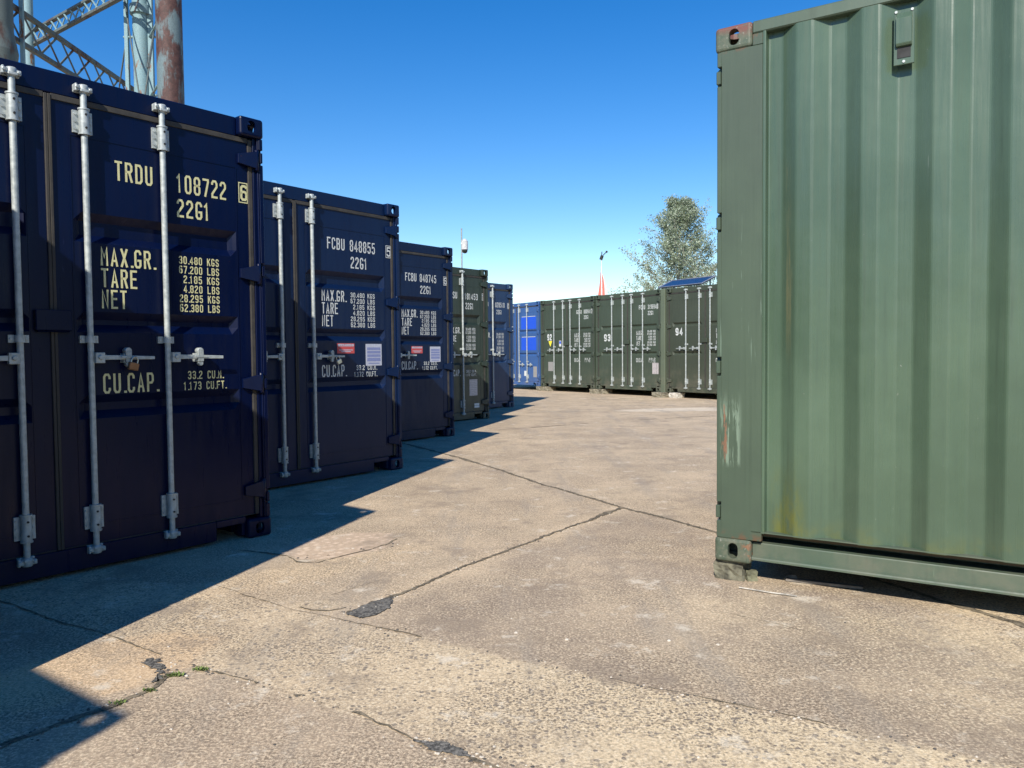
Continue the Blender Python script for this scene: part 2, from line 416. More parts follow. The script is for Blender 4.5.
def side_wall_mesh(mat):
    """corrugated wall at x = W"""
    def fn():
        mb = MB(); pts = [(W-.004, .2295), (W-.004, .2425), (W-.044, .244), (W-.044, .310)]; y = .310
        while y < L-.5:
            pts += [(W-.004, y+.068), (W-.004, y+.140), (W-.044, y+.208), (W-.044, y+.278)]; y += .278
        pts += [(W-.044, L-.245), (W-.004, L-.2425), (W-.004, L-.2295)]
        q = [pts[0]]
        for i in range(1, len(pts)-1):
            a, b, c = Vector(pts[i-1]), Vector(pts[i]), Vector(pts[i+1]); r1 = min(.007, (a-b).length*.35); r2 = min(.007, (c-b).length*.35)
            q += [tuple(b+(a-b).normalized()*r1), tuple(b*.5+(b+(a-b).normalized()*r1)*.25+(b+(c-b).normalized()*r2)*.25), tuple(b+(c-b).normalized()*r2)]
        pts = q+[pts[-1]]
        rows = (.158, 2.535); n = len(pts)
        vs = [(p[0], p[1], z) for z in rows for p in pts]
        for i in range(n-1):
            mb.f.append([len(mb.v)+k for k in (i, i+1, n+i+1, n+i)]); mb.mi.append(0); mb.sm.append((Vector(pts[i])-Vector(pts[i+1])).length < .006)
        mb.v += vs
        inn = [(p[0]-.0025, p[1]) for p in pts]
        mb.add([(p[0], p[1], z) for z in rows for p in inn], [(i, n+i, n+i+1, i+1) for i in range(n-1)])
        me = mb.mesh('side_wall', mat, recalc=False); return me
    return cached(('wall', mat.name), fn)
def bottom_rail_mesh(mat):
    mat = M['grail'] if mat is M['green'] else mat
    def fn():
        mb = MB(); a, b = .180, L-.180
        prof = [(W-.003, .1655), (W-.003, .1605), (W-.170, .1600), (W-.170, .105), (W-.036, .105), (W-.034, .101), (W-.034, .044), (W-.016, .036), (W-.013, .030), (W-.013, .022), (W-.175, .022), (W-.175, .1655)]
        mb.extr(prof, 'y', a, b); mb.box(W-.0755, W-.0606, 0, 0, 0, 0) if 0 else None
        return mb.mesh('bottom_rail', mat)
    return cached(('brail', mat.name), fn)
def top_rail_mesh(mat):
    mat = M['grail'] if mat is M['green'] else mat
    def fn():
        mb = MB(); mb.box(W-.060, W-.0015, .1785, L-.1785, 2.528, 2.586); return mb.mesh('top_rail', mat, bevel=.006)
    return cached(('trail', mat.name), fn)
def post_mesh(mat):
    """right rear post with hinge notches on its side face"""
    def fn():
        mb = MB(); hz = [.247, .960, 1.660, 2.359]
        mb.box(W-.062, W-.040, .030, .075, .1185, 2.4725)
        mb.box(W-.040, W-.0305, .014, .070, .1185, 2.4725)
        # side plate: strips between the notches
        mb.box(W-.030, W-.003, .034, .2285, .1185, 2.4725); mb.box(W-.050, W-.0045, .179, .2285, 2.473, 2.5275)
        z = .1185
        for c in hz:
            mb.box(W-.030, W-.003, .010, .034, z, c-.046); z = c+.046
            mb.box(W-.026, W-.008, .004, .026, c-.034, c+.028)
        mb.box(W-.030, W-.003, .010, .034, z, 2.4725)
        return mb.mesh('corner_post', mat, bevel=.003)
    return cached(('post', mat.name), fn)
def rear_post_mesh(mat):
    def fn():
        mb = MB(); mb.box(W-.1, W-.003, L-.2285, L-.004, .1185, 2.4725); return mb.mesh('corner_post', mat, bevel=.004)
    return cached(('post2', mat.name), fn)
def header_mesh(mat):
    def fn():
        mb = MB(); mb.box(.163, W-.163, .045, .12, 2.468, 2.583)
        mb.box(.0625, .1625, .062, .12, 2.4445, 2.4725); mb.box(W-.1625, W-.0625, .062, .12, 2.4445, 2.4725)
        return mb.mesh('door_header', mat, bevel=.005)
    return cached(('hdr', mat.name), fn)
def sill_mesh(mat):
    def fn():
        mb = MB()
        mb.box(.36, W-.36, .030, .12, .022, .138); mb.box(.163, .3595, .030, .12, .098, .138); mb.box(W-.3595, W-.163, .030, .12, .098, .138)
        mb.box(.163, .185, .040, .1, .02, .0975); mb.box(W-.185, W-.163, .040, .1, .02, .0975)
        return mb.mesh('door_sill', mat, bevel=.003)
    return cached(('sill', mat.name), fn)
def roof_mesh(mat):
    def fn():
        mb = MB(); pts = []; y = .12
        while y < L-.2: pts += [(y, 2.566), (y+.09, 2.566), (y+.105, 2.548), (y+.194, 2.548)]; y += .209
        pts += [(L-.1, 2.566)]
        mb.extr([(p[0], p[1]) for p in pts], 'x', .055, W-.055, closed=False)
        mb.box(.163, W-.163, .002+.118, .178, 2.50, 2.5655) if 0 else None
        return mb.mesh('roof_panel', mat, recalc=False)
    return cached(('roof', mat.name), fn)
def end_mesh(mat):
    def fn():
        mb = MB(); x = .12; pts = [(.1, L-.05)]
        while x < W-.3: pts += [(x, L-.05), (x+.07, L-.01), (x+.17, L-.01), (x+.24, L-.05)]; x += .25
        pts += [(W-.1, L-.05)]
        mb.extr([(p[0], p[1]) for p in pts], 'z', .13, 2.5, closed=False)
        mb.box(.163, W-.163, L-.12, L-.006, .02, .15); mb.box(.163, W-.163, L-.12, L-.006, 2.47, 2.583)
        return mb.mesh('end_wall', mat)
    return cached(('end', mat.name), fn)
def floor_mesh():
    def fn():
        mb = MB(); mb.box(.08, W-.08, .13, L-.13, .13, .155); return mb.mesh('floor', M['wood'])
    return cached('floor', fn)
def gasket_mesh():
    def fn():
        mb = MB(); y0, y1 = .038, .062
        x0, x1 = W/2+.001, W-.063
        mb.box(x0, x0+.015, y0, y1, .14, 2.462); mb.box(x1-.026, x1, y0, y1, .14, 2.462)
        mb.box(x0+.0155, x1-.0265, y0+.004, y1, 2.4385, 2.4675); mb.box(x0+.0155, x1-.0265, y0+.006, y1, .1385, .1445)
        return mb.mesh('gasket', M['rubber'], bevel=.002)
    return cached('gasket', fn)
def hinge_mesh(mat, zc):
    def fn():
        mb = MB(); xp = W-.052
        mb.add([(xp, .000, zc-.052), (W-.160, .030, zc-.030), (W-.160, .030, zc+.026), (xp, .000, zc+.052),
                (xp, .024, zc-.052), (W-.160, .0505, zc-.030), (W-.160, .0505, zc+.026), (xp, .024, zc+.052)],
               [(0,3,2,1),(4,5,6,7),(0,1,5,4),(1,2,6,5),(2,3,7,6),(3,0,4,7)])
        mb.tube((xp+.006, .012, zc-.062), (xp+.006, .012, zc+.062), .013, n=10)
        mb.box(xp+.001, W-.031, .008, .030, zc+.0535, zc+.0655); mb.box(xp+.001, W-.031, .008, .030, zc-.0655, zc-.0535)
        return mb.mesh('hinge', mat, bevel=.002)
    return cached(('hinge', mat.name, zc), fn)
RY = .018
def rod_mesh():
    def fn():
        mb = MB(); mb.tube((0, RY, .135), (0, RY, 2.525), .0158, n=14, cap=True)
        return mb.mesh('locking_rod', M['galv'])
    return cached('rod', fn)
def bearing_mesh(zc, h):
    """wide plate and sleeve that carries a rod"""
    def fn():
        mb = MB(); mb.tube((0, RY, zc-h/2), (0, RY, zc+h/2), .0255, n=14)
        for zz in (zc-h/2, zc+h/2-.008): mb.tube((0, RY, zz), (0, RY, zz+.008), .029, n=14)
        for sx in (-1, 1):
            xa, xb = sorted((sx*.020, sx*.048))
            mb.box(xa, xb, .036, .0492, zc-h*.42, zc+h*.42)
            for dz in (-.28, 0, .28): mb.tube((sx*.038, .029, zc+dz*h), (sx*.038, .037, zc+dz*h), .0065, n=6, smooth=False)
        for dz in (-.25, .25): mb.tube((0, RY-.030, zc+dz*h), (0, RY-.02, zc+dz*h), .006, n=6, mi=1)
        return mb.mesh('rod_bearing', [M['galv'], M['black']])
    return cached(('bear', zc), fn)
def guide_mesh(zc):
    def fn():
        mb = MB(); mb.tube((0, RY, zc-.018), (0, RY, zc+.018), .0235, n=12)
        for sx in (-1, 1):
            xa, xb = sorted((sx*.018, sx*.046)); mb.box(xa, xb, .034, .0492, zc-.019, zc+.019)
            mb.tube((sx*.035, .028, zc), (sx*.035, .035, zc), .007, n=6, mi=0, smooth=False)
        return mb.mesh('rod_guide', [M['galv'], M['black']], bevel=0)
    return cached(('guide', zc), fn)
def cam_mesh(zc, s=1):
    """cam and keeper that grips the header or sill"""
    def fn():
        mb = MB()
        mb.tube((0, RY, zc-.022), (0, RY, zc+.022), .024, n=10)
        mb.box(-.036, -.018, .002, .030, zc-.012, zc+.015); mb.box(.014, .040, .0, .026, zc-.013, zc+.011)
        mb.box(-.044, .040, .0295, .0442, zc-.018, zc+.022); mb.box(-.046, -.034, -.002, .029, zc-.017, zc+.021)
        mb.box(-.022, .022, -.008, .006, zc+s*.010-.008, zc+s*.010+.007)
        mb.tube((-.038, -.010, zc+.003), (-.038, -.002, zc+.003), .010, n=8); mb.tube((.028, -.006, zc-.001), (.028, .0, zc-.001), .008, n=8)
        return mb.mesh('cam_keeper', M['galv'], bevel=.003)
    return cached(('cam', zc, s), fn)
def lever_mesh(zc, ln, hasp, sx):
    def fn():
        mb = MB(); X = lambda v: sx*v
        def bx(a, b, *r):
            a, b = sorted((X(a), X(b))); mb.box(a, b, *r)
        bx(.012, .060, -.012, .012, zc-.030, zc+.026)
        mb.tube((X(.036), -.022, zc), (X(.036), -.012, zc), .012, n=8)
        a0, a1, b0, b1 = .058, ln, .013, .0085
        vs = [(X(a0), -.004, zc-b0), (X(a1), -.004, zc-b1-.004), (X(a1), -.004, zc+b1-.004), (X(a0), -.004, zc+b0),
              (X(a0), .004, zc-b0), (X(a1), .004, zc-b1-.004), (X(a1), .004, zc+b1-.004), (X(a0), .004, zc+b0)]
        mb.add(vs, [(0,3,2,1),(4,5,6,7),(0,1,5,4),(1,2,6,5),(2,3,7,6),(3,0,4,7)])
        return mb.mesh('lever_handle', M['galv'], bevel=.002)
    return cached(('lever', zc, ln, hasp, sx), fn)
def hasp_mesh(zc):
    def fn():
        mb = MB()
        mb.box(-.022, .022, .006, .0485, zc-.030, zc+.020)
        mb.tube((0, -.008, zc+.034), (0, .030, zc+.034), .018, n=12)
        mb.box(-.016, .016, -.010, .004, zc-.028, zc+.030)
        mb.tube((0, -.006, zc-.038), (0, .020, zc-.038), .015, n=12); mb.box(-.04, .036, -.013, -.0105, zc-.006, zc+.008)
        return mb.mesh('handle_hasp', M['galv'], bevel=.002)
    return cached(('hasp', zc), fn)
def lockbox_mesh(mat, zc):
    def fn():
        mb = MB(); c = W/2-.008
        mb.box(c-.085, c+.085, .012, .0495, zc-.050, zc+.055); mb.box(c-.078, c+.078, .018, .045, zc-.058, zc-.0505)
        return mb.mesh('lock_box', mat, bevel=.006)
    return cached(('lbox', mat.name, zc), fn)
G3 = [(1.890, 1.735), (1.372, 1.262), (.930, .805)]
G2 = [(1.800, 1.625), (1.120, .945)]
GR_ = [(1.735, 1.625), (1.025, .925)]

SHIFT = [0.033]
def adj(u0, u1, zt, zb):
    k = 1.012 if SHIFT[0] else 1.0
    g_ = lambda u: SHIFT[0]*(1.08-.42*u)
    return u0-g_(u0), u1-g_(u1), 1.13+(zt-1.13)*k, 1.13+(zb-1.13)*k
def lettering(parent, items, mat, name='lettering'):
    """items: (text, u0, u1, ztop, zbot) with u measured from the right hand edge of the face"""
    for it in items:
        s_, u0, u1, zt, zb = it[:5]; mb = MB(); u0, u1, zt, zb = adj(u0, u1, zt, zb)
        for q in text(mb, s_, W-u0, W-u1, zb, zt, .0480, split=True): link(name, q.mesh(name, mat, recalc=False), parent)
def boxdigit(parent, d, u0, u1, zt, zb, mat):
    u0, u1, zt, zb = adj(u0, u1, zt, zb); mb = MB(); x0, x1 = W-u0, W-u1; t = .006
    for a in ((x0, x1, zt-t, zt), (x0, x1, zb, zb+t), (x0, x0+t, zb+t, zt-t), (x1-t, x1, zb+t, zt-t)):
        mb.add([(a[0], .0462, a[2]), (a[1], .0462, a[2]), (a[1], .0462, a[3]), (a[0], .0462, a[3])], [(0,1,2,3)])
    text(mb, d, x0+.012, x1-.002+.012*0, zb+.014, zt-.014, .0462)
    return link('lettering', mb.mesh('lettering', mat, recalc=False), parent)
def card(parent, name, u0, u1, zt, zb, mat, label=None, marks=None, y=.0478):
    u0, u1, zt, zb = adj(u0, u1, zt, zb); mb = MB(); x0, x1 = W-u0, W-u1
    mb.box(x0, x1, y, y+.0018, zb, zt)
    mats = [mat]
    if marks:
        mats.append(marks[0])
        for (a, b, c, d) in marks[1]:
            A = x0+(x1-x0)*a; B = x0+(x1-x0)*b; C_ = zb+(zt-zb)*c; D_ = zb+(zt-zb)*d
            mb.add([(A, y-.0008, C_), (B, y-.0008, C_), (B, y-.0008, D_), (A, y-.0008, D_)], [(0,1,2,3)], 1)
    return link(name, mb.mesh(name, mats, recalc=False), parent, label)

def container(corner, rot, right_corner, mat, label, group, rods=(.165, .580), grooves=(G3, 'g3'), z0=0, lever_z=1.130, lock_box=None,
              castmat=None, postmat=None, front=True, levers='out', leverln=.33, hasp_off=.185):
    d = Vector((math.cos(rot), math.sin(rot), 0)); loc = Vector((corner[0], corner[1], z0))
    if right_corner: loc = loc - d*W
    root = empty('shipping_container', loc, rot); tag(root, label, 'shipping container', group)
    castmat = castmat or mat; postmat = postmat or mat
    for ix in (0, 1):
        for iy in (0, 1):
            for iz in (0, 1): link('corner_casting', casting_mesh(ix, iy, iz, castmat), root)
    def both(name, me):
        link(name, me, root); link(name, mirror_mesh(me, name), root)
    both('side_wall', side_wall_mesh(mat)); both('bottom_rail', bottom_rail_mesh(mat)); both('top_rail', top_rail_mesh(mat))
    both('corner_post', post_mesh(postmat)); both('corner_post', rear_post_mesh(postmat))
    link('door_header', header_mesh(mat), root); link('door_sill', sill_mesh(mat), root)
    link('roof_panel', roof_mesh(mat), root); link('end_wall', end_mesh(mat), root); link('floor', floor_mesh(), root)
    dm = door_mesh(mat, grooves[0], grooves[1])
    for sx in (1, -1):
        dr = link('door', dm if sx > 0 else mirror_mesh(dm, 'door'), root)
        gk = gasket_mesh(); link('gasket', gk if sx > 0 else mirror_mesh(gk, 'gasket'), dr)
        for zc in (.297, .963, 1.640, 2.338):
            h = hinge_mesh(mat, zc); link('hinge', h if sx > 0 else mirror_mesh(h, 'hinge'), dr)
        for i, r in enumerate(rods):
            X = W/2+sx*r
            link('locking_rod', rod_mesh(), dr, loc=(X, 0, 0))
            link('rod_bearing', bearing_mesh(2.350, .135), dr, loc=(X, 0, 0)); link('rod_bearing', bearing_mesh(.285, .140), dr, loc=(X, 0, 0))
            link('rod_guide', guide_mesh(lever_z+.095), dr, loc=(X, 0, 0))
            link('cam_keeper', cam_mesh(2.515, -1), dr, loc=(X, 0, 0)); link('cam_keeper', cam_mesh(.118, 1), dr, loc=(X, 0, 0))
            link('lever_handle', lever_mesh(lever_z, leverln, 0, sx), dr, loc=(X, 0, 0))
            link('handle_hasp', hasp_mesh(lever_z), dr, loc=(X+sx*hasp_off, 0, 0))
        if sx > 0: root_door = dr
        else: left_door = dr
    if lock_box: link('lock_box', lockbox_mesh(mat, lock_box), root_door)
    return root, root_door, left_door

def std_weights(door, mat, left_u, right_u, maxgr=True):
    a0, a1 = left_u; b0, b1 = right_u; f = (a0-a1)/.288
    its = [('MAX.GR.', a0, a0-.288*f, 1.712, 1.613), ('TARE', a0, a0-.189*f, 1.600, 1.500), ('NET', a0, a0-.131*f, 1.488, 1.388)]
    rows = ['30.480 KGS', '67.200 LBS', ' 2.185 KGS', ' 4.820 LBS', '28.295 KGS', '62.380 LBS']
    for i, r in enumerate(rows):
        zt = 1.703-i*.0545; its.append((r, b0, b1, zt, zt-.044))
    lettering(door, its, mat)

# ------------------------------------------------------------------ ground
gmb = MB(); gmb.add([(-300,-300,0),(300,-300,0),(300,300,0),(-300,300,0)], [(0,1,2,3)])
def ground_mat():
    s = NT('old concrete yard'); P = s.tc.outputs['Object']
    dn = s.noise(7, 4, .6, P, color=True); dn2 = s.noise(45, 3, .6, P, color=True)
    off = s.vm('SCALE', s.vm('SUBTRACT', dn, (.5,.5,.5)), sc_=.10); off2 = s.vm('SCALE', s.vm('SUBTRACT', dn2, (.5,.5,.5)), sc_=.035)
    Q = s.vm('MULTIPLY', s.vm('ADD', s.vm('ADD', P, off), off2), (1, 1, 0))
    def seg(a, b):
        ax, ay = a; bx, by = b; ba = (bx-ax, by-ay, 0); bb = ba[0]**2+ba[1]**2
        pa = s.vm('SUBTRACT', Q, (ax, ay, 0)); h = s.math('DIVIDE', s.vm('DOT_PRODUCT', pa, ba, out=1), bb, clamp=True)
        return s.vm('LENGTH', s.vm('SUBTRACT', pa, s.vm('SCALE', ba, sc_=h)), out=1)
    def poly(pts):
        r = None
        for a, b in zip(pts, pts[1:]):
            d = seg(a, b); r = d if r is None else s.math('MINIMUM', r, d)
        return r
    def half(a, b, wd=.03):       # 1 to the left of a->b
        n = Vector((-(b[1]-a[1]), b[0]-a[0])).normalized()
        v = s.vm('DOT_PRODUCT', s.vm('SUBTRACT', Q, (a[0], a[1], 0)), (n.x, n.y, 0), out=1)
        return s.mapr(v, -wd, wd)
    def disc(c, rx, ry, ang, soft=.15, amp=0):
        v = s.vm('SUBTRACT', Q, (c[0], c[1], 0)); ca, sa = math.cos(ang), math.sin(ang)
        a = s.math('DIVIDE', s.vm('DOT_PRODUCT', v, (ca, sa, 0), out=1), rx); b = s.math('DIVIDE', s.vm('DOT_PRODUCT', v, (-sa, ca, 0), out=1), ry)
        r = s.math('SQRT', s.math('ADD', s.math('MULTIPLY', a, a), s.math('MULTIPLY', b, b)))
        if amp: r = s.math('ADD', r, s.math('MULTIPLY', s.math('SUBTRACT', s.noise(6, 4, .6), .5), amp))
        return s.mapr(r, 1+soft, 1-soft)
    # aggregate
    big = s.noise(.55, 4, .6); mid = s.noise(3.2, 5, .65); fin = s.noise(95, 4, .8); med = s.noise(28, 4, .7)
    st = s.vor(95); stc = s.sep(s.vor(95, None, 'Color'))
    st2 = s.vor(52); stc2 = s.sep(s.vor(52, None, 'Color'))
    base = s.mix(s.mapr(big, .35, .65), (0.594, 0.455, 0.302), (0.477, 0.365, 0.246))
    base = s.mix(s.mapr(mid, .40, .68, 0, .65), base, (0.371, 0.285, 0.200))
    base = s.mix(s.mapr(s.noise(1.4, 5, .7), .52, .72, 0, .6), base, (0.721, 0.555, 0.367))
    up3 = half((-.944, 3.391), (1.357, 2.07), .035)     # 1 beyond the upper crack
    up4 = half((-1.19, 2.811), (-.012, 2.092), .05)     # 1 beyond the lower crack
    coarse = s.math('MULTIPLY', s.math('SUBTRACT', 1.0, up3), up4)
    lower = s.math('SUBTRACT', 1.0, up4)
    coarse = s.math('MAXIMUM', coarse, s.math('MULTIPLY', disc((2.4, 2.7), 1.6, .9, -.6, .5), .7))
    coarse = s.math('MAXIMUM', coarse, disc((-.86, 3.48), .16, .07, 0, .3))
    coarse = s.math('MAXIMUM', coarse, s.math('MULTIPLY', s.mapr(mid, .5, .62), .35))
    base = s.mix(s.math('MULTIPLY', coarse, s.mapr(s.sep(P)[0], -1.0, .6, .30, .72)), base, (0.784, 0.620, 0.391))
    base = s.mix(s.math('MULTIPLY', lower, .5), base, (0.424, 0.325, 0.233))
    dk = half((-.73, 3.359), (.801, 5.628), .02)
    slab = s.math('MULTIPLY', s.math('SUBTRACT', 1.0, dk), up3)
    base = s.mix(s.math('MULTIPLY', slab, s.mapr(s.noise(1.1, 4, .7), .38, .60, .15, .85)), base, (0.339, 0.262, 0.191))
    warm = disc((-1.50, 2.80), .42, .26, .9, .12, .5)
    base = s.mix(s.math('MULTIPLY', warm, .8), base, s.mix(s.mapr(med, .3, .7), (0.657, 0.460, 0.270), (0.763, 0.550, 0.335)))
    warm2 = disc((-1.15, 4.0), .85, .16, .72, .3, .6)
    base = s.mix(s.math('MULTIPLY', warm2, .6), base, (0.721, 0.540, 0.335))
    halo = s.mapr(seg((-.651, 8.606), (1.269, 4.847)), .17, .02, 0, .35)
    base = s.mix(halo, base, (0.700, 0.550, 0.381))
    halo2 = s.mapr(seg((.801, 5.628), (-.73, 3.359)), .15, .02, 0, .5)
    base = s.mix(halo2, base, (0.721, 0.550, 0.353))
    wear = s.mapr(s.noise(1.6, 4, .6, s.scl(P, (1, 1, 1), (3, 9, 0))), .40, .62, .35, 1.0)
    amt = s.math('MULTIPLY', s.math('ADD', .5, s.math('MULTIPLY', coarse, .5)), s.math('SUBTRACT', 1.0, s.math('MULTIPLY', warm, .85)))
    dark = s.math('MULTIPLY', s.math('MULTIPLY', s.mapr(stc[0], .60, .66), s.mapr(st, .62, .40)), s.math('MULTIPLY', amt, s.math('ADD', wear, .15)))
    lite = s.math('MULTIPLY', s.math('MULTIPLY', s.mapr(stc[1], .66, .74), s.mapr(st, .6, .40)), amt)
    dark2 = s.math('MULTIPLY', s.math('MULTIPLY', s.mapr(stc2[0], .74, .80), s.mapr(st2, .50, .36)), s.math('MAXIMUM', coarse, .25))
    base = s.mix(s.math('MULTIPLY', dark, .85), base, mul((0.318, 0.270, 0.219), .6))
    base = s.mix(s.math('MULTIPLY', lite, .60), base, (0.900, 0.750, 0.521))
    base = s.mix(s.math('MULTIPLY', dark2, .80), base, (0.159, 0.140, 0.126))
    base = s.mix(s.math('MULTIPLY', wear, s.mapr(fin, .48, .58, 0, .85)), base, (0.159, 0.120, 0.084))
    base = s.mix(s.mapr(fin, .49, .38, 0, .60), base, (0.890, 0.710, 0.484))
    base = s.mix(s.mapr(med, .50, .68, 0, .50), base, (0.233, 0.180, 0.130))
    # pinkish crumbled patch
    pale = disc((-1.04, 4.60), .36, .27, .75, .05, .35)
    pn = s.mapr(s.vor(24, None, 'Distance'), .1, .6)
    base = s.mix(s.math('MULTIPLY', pale, .75), base, s.mix(pn, (0.784, 0.600, 0.437), (0.551, 0.410, 0.288)))
    pf = disc((3.6, 15.35), 1.55, .45, .15, .15, .4)
    base = s.mix(s.math('MULTIPLY', pf, .38), base, (0.900, 0.800, 0.632))
    # oil and damp stains
    base = s.mix(s.mapr(s.noise(2.1, 6, .7), .52, .66, 0, .60), base, (0.276, 0.215, 0.158))
    # faint tyre-worn streaks along the yard and pale dusty drifts
    wv = s.noise(1.0, 5, .65, s.scl(P, (3.2, .5, 1))); base = s.mix(s.mapr(wv, .50, .66, 0, .35), base, (0.293, 0.255, 0.212))
    base = s.mix(s.mapr(s.noise(4.5, 6, .75, s.scl(P, (1, 1, 1), (7, 3, 0))), .56, .68, 0, .55), base, (0.763, 0.677, 0.540))
    h = s.math('ADD', s.math('MULTIPLY', s.mapr(st2, .0, .6, 1, 0), .15), s.math('ADD', s.math('MULTIPLY', fin, 1.2), s.math('MULTIPLY', med, 1.2)))
    return s.fin(base, .9, 0, s.bump(h, .42, .004), .25)
g = link('ground', gmb.mesh('ground', ground_mat(), recalc=False)); structure(g)
def crack_fill_mat():
    s = NT('dirt filled joint'); f = s.noise(120, 4, .7); n = s.noise(18, 5, .7)
    k = s.mix(s.mapr(f, .35, .65), (.06, .052, .040), (.20, .165, .115)); k = s.mix(s.mapr(n, .44, .62, 0, .8), k, (.30, .245, .17))
    return s.fin(k, .95, 0, s.bump(f, .6, .004), .2)
CF = crack_fill_mat(); CT = flat('old asphalt fill', (.135, .125, .108), .9, 0, .75, 90, .9)
def crack(pts, w0, w1, seed, z=.0025, gaps=0, jag=.5, mat=None):
    rnd = random.Random(seed); mb = MB(); P = [Vector(p) for p in pts]; step = .022
    samp = []
    for a, b in zip(P, P[1:]):
        n = max(1, int((b-a).length/step))
        for i in range(n): samp.append((a.lerp(b, i/n), (b-a).normalized()))
    samp.append((P[-1], (P[-1]-P[-2]).normalized()))
    wv = rnd.random(); off = 0; L_, R_ = [], []; keep = []; gap = False
    for k, (p, d) in enumerate(samp):
        wv = min(1, max(0, wv+rnd.gauss(0, .16))); off = off*.93+rnd.gauss(0, .0028); n = Vector((-d.y, d.x)); wd = (w0+(w1-w0)*wv**2)/2
        L_.append(p+n*(off+wd*(1+rnd.uniform(-jag, jag)))); R_.append(p+n*(off-wd*(1+rnd.uniform(-jag, jag))))
        if gaps and rnd.random() < .06: gap = rnd.random() < gaps
        keep.append(not gap)
    vs = [(q.x, q.y, z) for pr in zip(L_, R_) for q in pr]
    fs = [(2*i, 2*i+1, 2*i+3, 2*i+2) for i in range(len(samp)-1) if keep[i]]
    mb.add(vs, fs); me = mb.mesh('crack', mat or CF); link('crack', me, g)
crack([(-3.2, 12.9), (-1.322, 9.751), (-.651, 8.606), (-.124, 7.521), (.276, 6.648), (.81, 5.65), (1.269, 4.847), (1.6, 4.16), (1.949, 3.436), (2.7, 1.9)], .030, .070, 1, jag=.35)
crack([(.801, 5.628), (.299, 4.94), (-.183, 4.21), (-.538, 3.636), (-.73, 3.359)], .018, .046, 2, z=.0035)
crack([(-1.478, 3.807), (-.944, 3.391), (-.49, 3.133), (.073, 2.839), (.426, 2.601), (.682, 2.468), (.854, 2.374), (1.113, 2.195), (1.9, 1.78)], .002, .010, 3, gaps=.3, jag=.9)
crack([(-1.286, 4.374), (-1.187, 4.223), (-1.082, 4.199), (-1.007, 4.30), (-.923, 4.406), (-.825, 4.494), (-.75, 4.611), (-.72, 4.735)], .003, .014, 21, gaps=.35, jag=.9)
crack([(-.965, 3.455), (-.90, 3.41), (-.81, 3.395), (-.75, 3.44)], .002, .010, 22, gaps=.4, jag=.9)
crack([(-1.19, 2.811), (-.924, 2.675), (-.714, 2.543), (-.551, 2.453), (-.25, 2.211), (.3, 1.9)], .002, .013, 4, gaps=.4, jag=.8)
crack([(-1.8, 1.9), (-1.497, 2.219), (-1.405, 2.36), (-1.325, 2.46), (-1.236, 2.616), (-1.25, 2.74)], .010, .026, 5)
crack([(-2.9, 3.85), (-2.395, 3.583), (-2.236, 3.479), (-1.91, 3.275), (-1.63, 3.119), (-1.345, 2.91)], .004, .014, 6)
crack([(-.2, 11.5), (1.319, 12.528), (2.036, 13.023), (3.577, 13.693)], .006, .045, 7, gaps=.3)
crack([(-.863, 3.63), (-.662, 3.868)], .002, .005, 9, gaps=.2)
crack([(-1.607, 4.498), (-1.443, 4.424), (-1.291, 4.353)], .004, .02, 10)
crack([(-1.6, 7.2), (-.95, 7.05), (-.4, 6.35)], .001, .008, 12, gaps=.6)
crack([(.9, 3.35), (1.35, 2.95), (1.45, 2.6)], .001, .005, 13, gaps=.6)
def blob(name, c, rx, ry, ang, seed, mat, z=.0045, rough=.25):
    rnd = random.Random(seed); mb = MB(); n = 46; vs = []; r = 1
    for i in range(n):
        t = 2*math.pi*i/n; r = 1+ (r-1)*.75+rnd.gauss(0, rough*.5); a = rx*r*math.cos(t); b = ry*r*math.sin(t)
        vs.append((c[0]+a*math.cos(ang)-b*math.sin(ang), c[1]+a*math.sin(ang)+b*math.cos(ang), z))
    mb.add(vs+[(c[0], c[1], z)], [(i, (i+1) % n, n) for i in range(n)]); link(name, mb.mesh(name, mat), g)
def patch(pts, seed, amp=.006):
    rnd = random.Random(seed); P = [Vector(p) for p in pts]; out = []
    for a, b in zip(P, P[1:]+P[:1]):
        n = max(2, int((b-a).length/.008))
        for i in range(n): q = a.lerp(b, i/n); out.append((q.x+rnd.gauss(0, amp), q.y+rnd.gauss(0, amp), .0045))
    mb = MB(); mb.add(out, [tuple(range(len(out)))]); me = mb.mesh('asphalt_patch', CT); bm = bmesh.new(); bm.from_mesh(me); bmesh.ops.triangulate(bm, faces=bm.faces); bm.to_mesh(me); bm.free(); link('asphalt_patch', me, g)
patch([(-.736, 3.346), (-.656, 3.507), (-.56, 3.592), (-.554, 3.434), (-.602, 3.329), (-.66, 3.293)], 1, .004)
patch([(-1.385, 2.838), (-1.366, 2.87), (-1.325, 2.882), (-1.30, 2.83), (-1.262, 2.77), (-1.235, 2.66), (-1.25, 2.64), (-1.295, 2.765)], 2, .008)
patch([(-.30, 2.235), (-.251, 2.226), (-.205, 2.228), (-.116, 2.147), (-.155, 2.143), (-.228, 2.170)], 3, .004)
crack([(.382, 15.008), (1.0, 15.11), (1.3, 15.17)], .03, .12, 8, gaps=.4, mat=flat('pale screed', (.52, .46, .36), .95))

# ------------------------------------------------------------------ left row, set in echelon
RG = 'shipping containers in the left row'
YW = R(49.9)
INK = M['yellow_ink']; WH = M['white_ink']
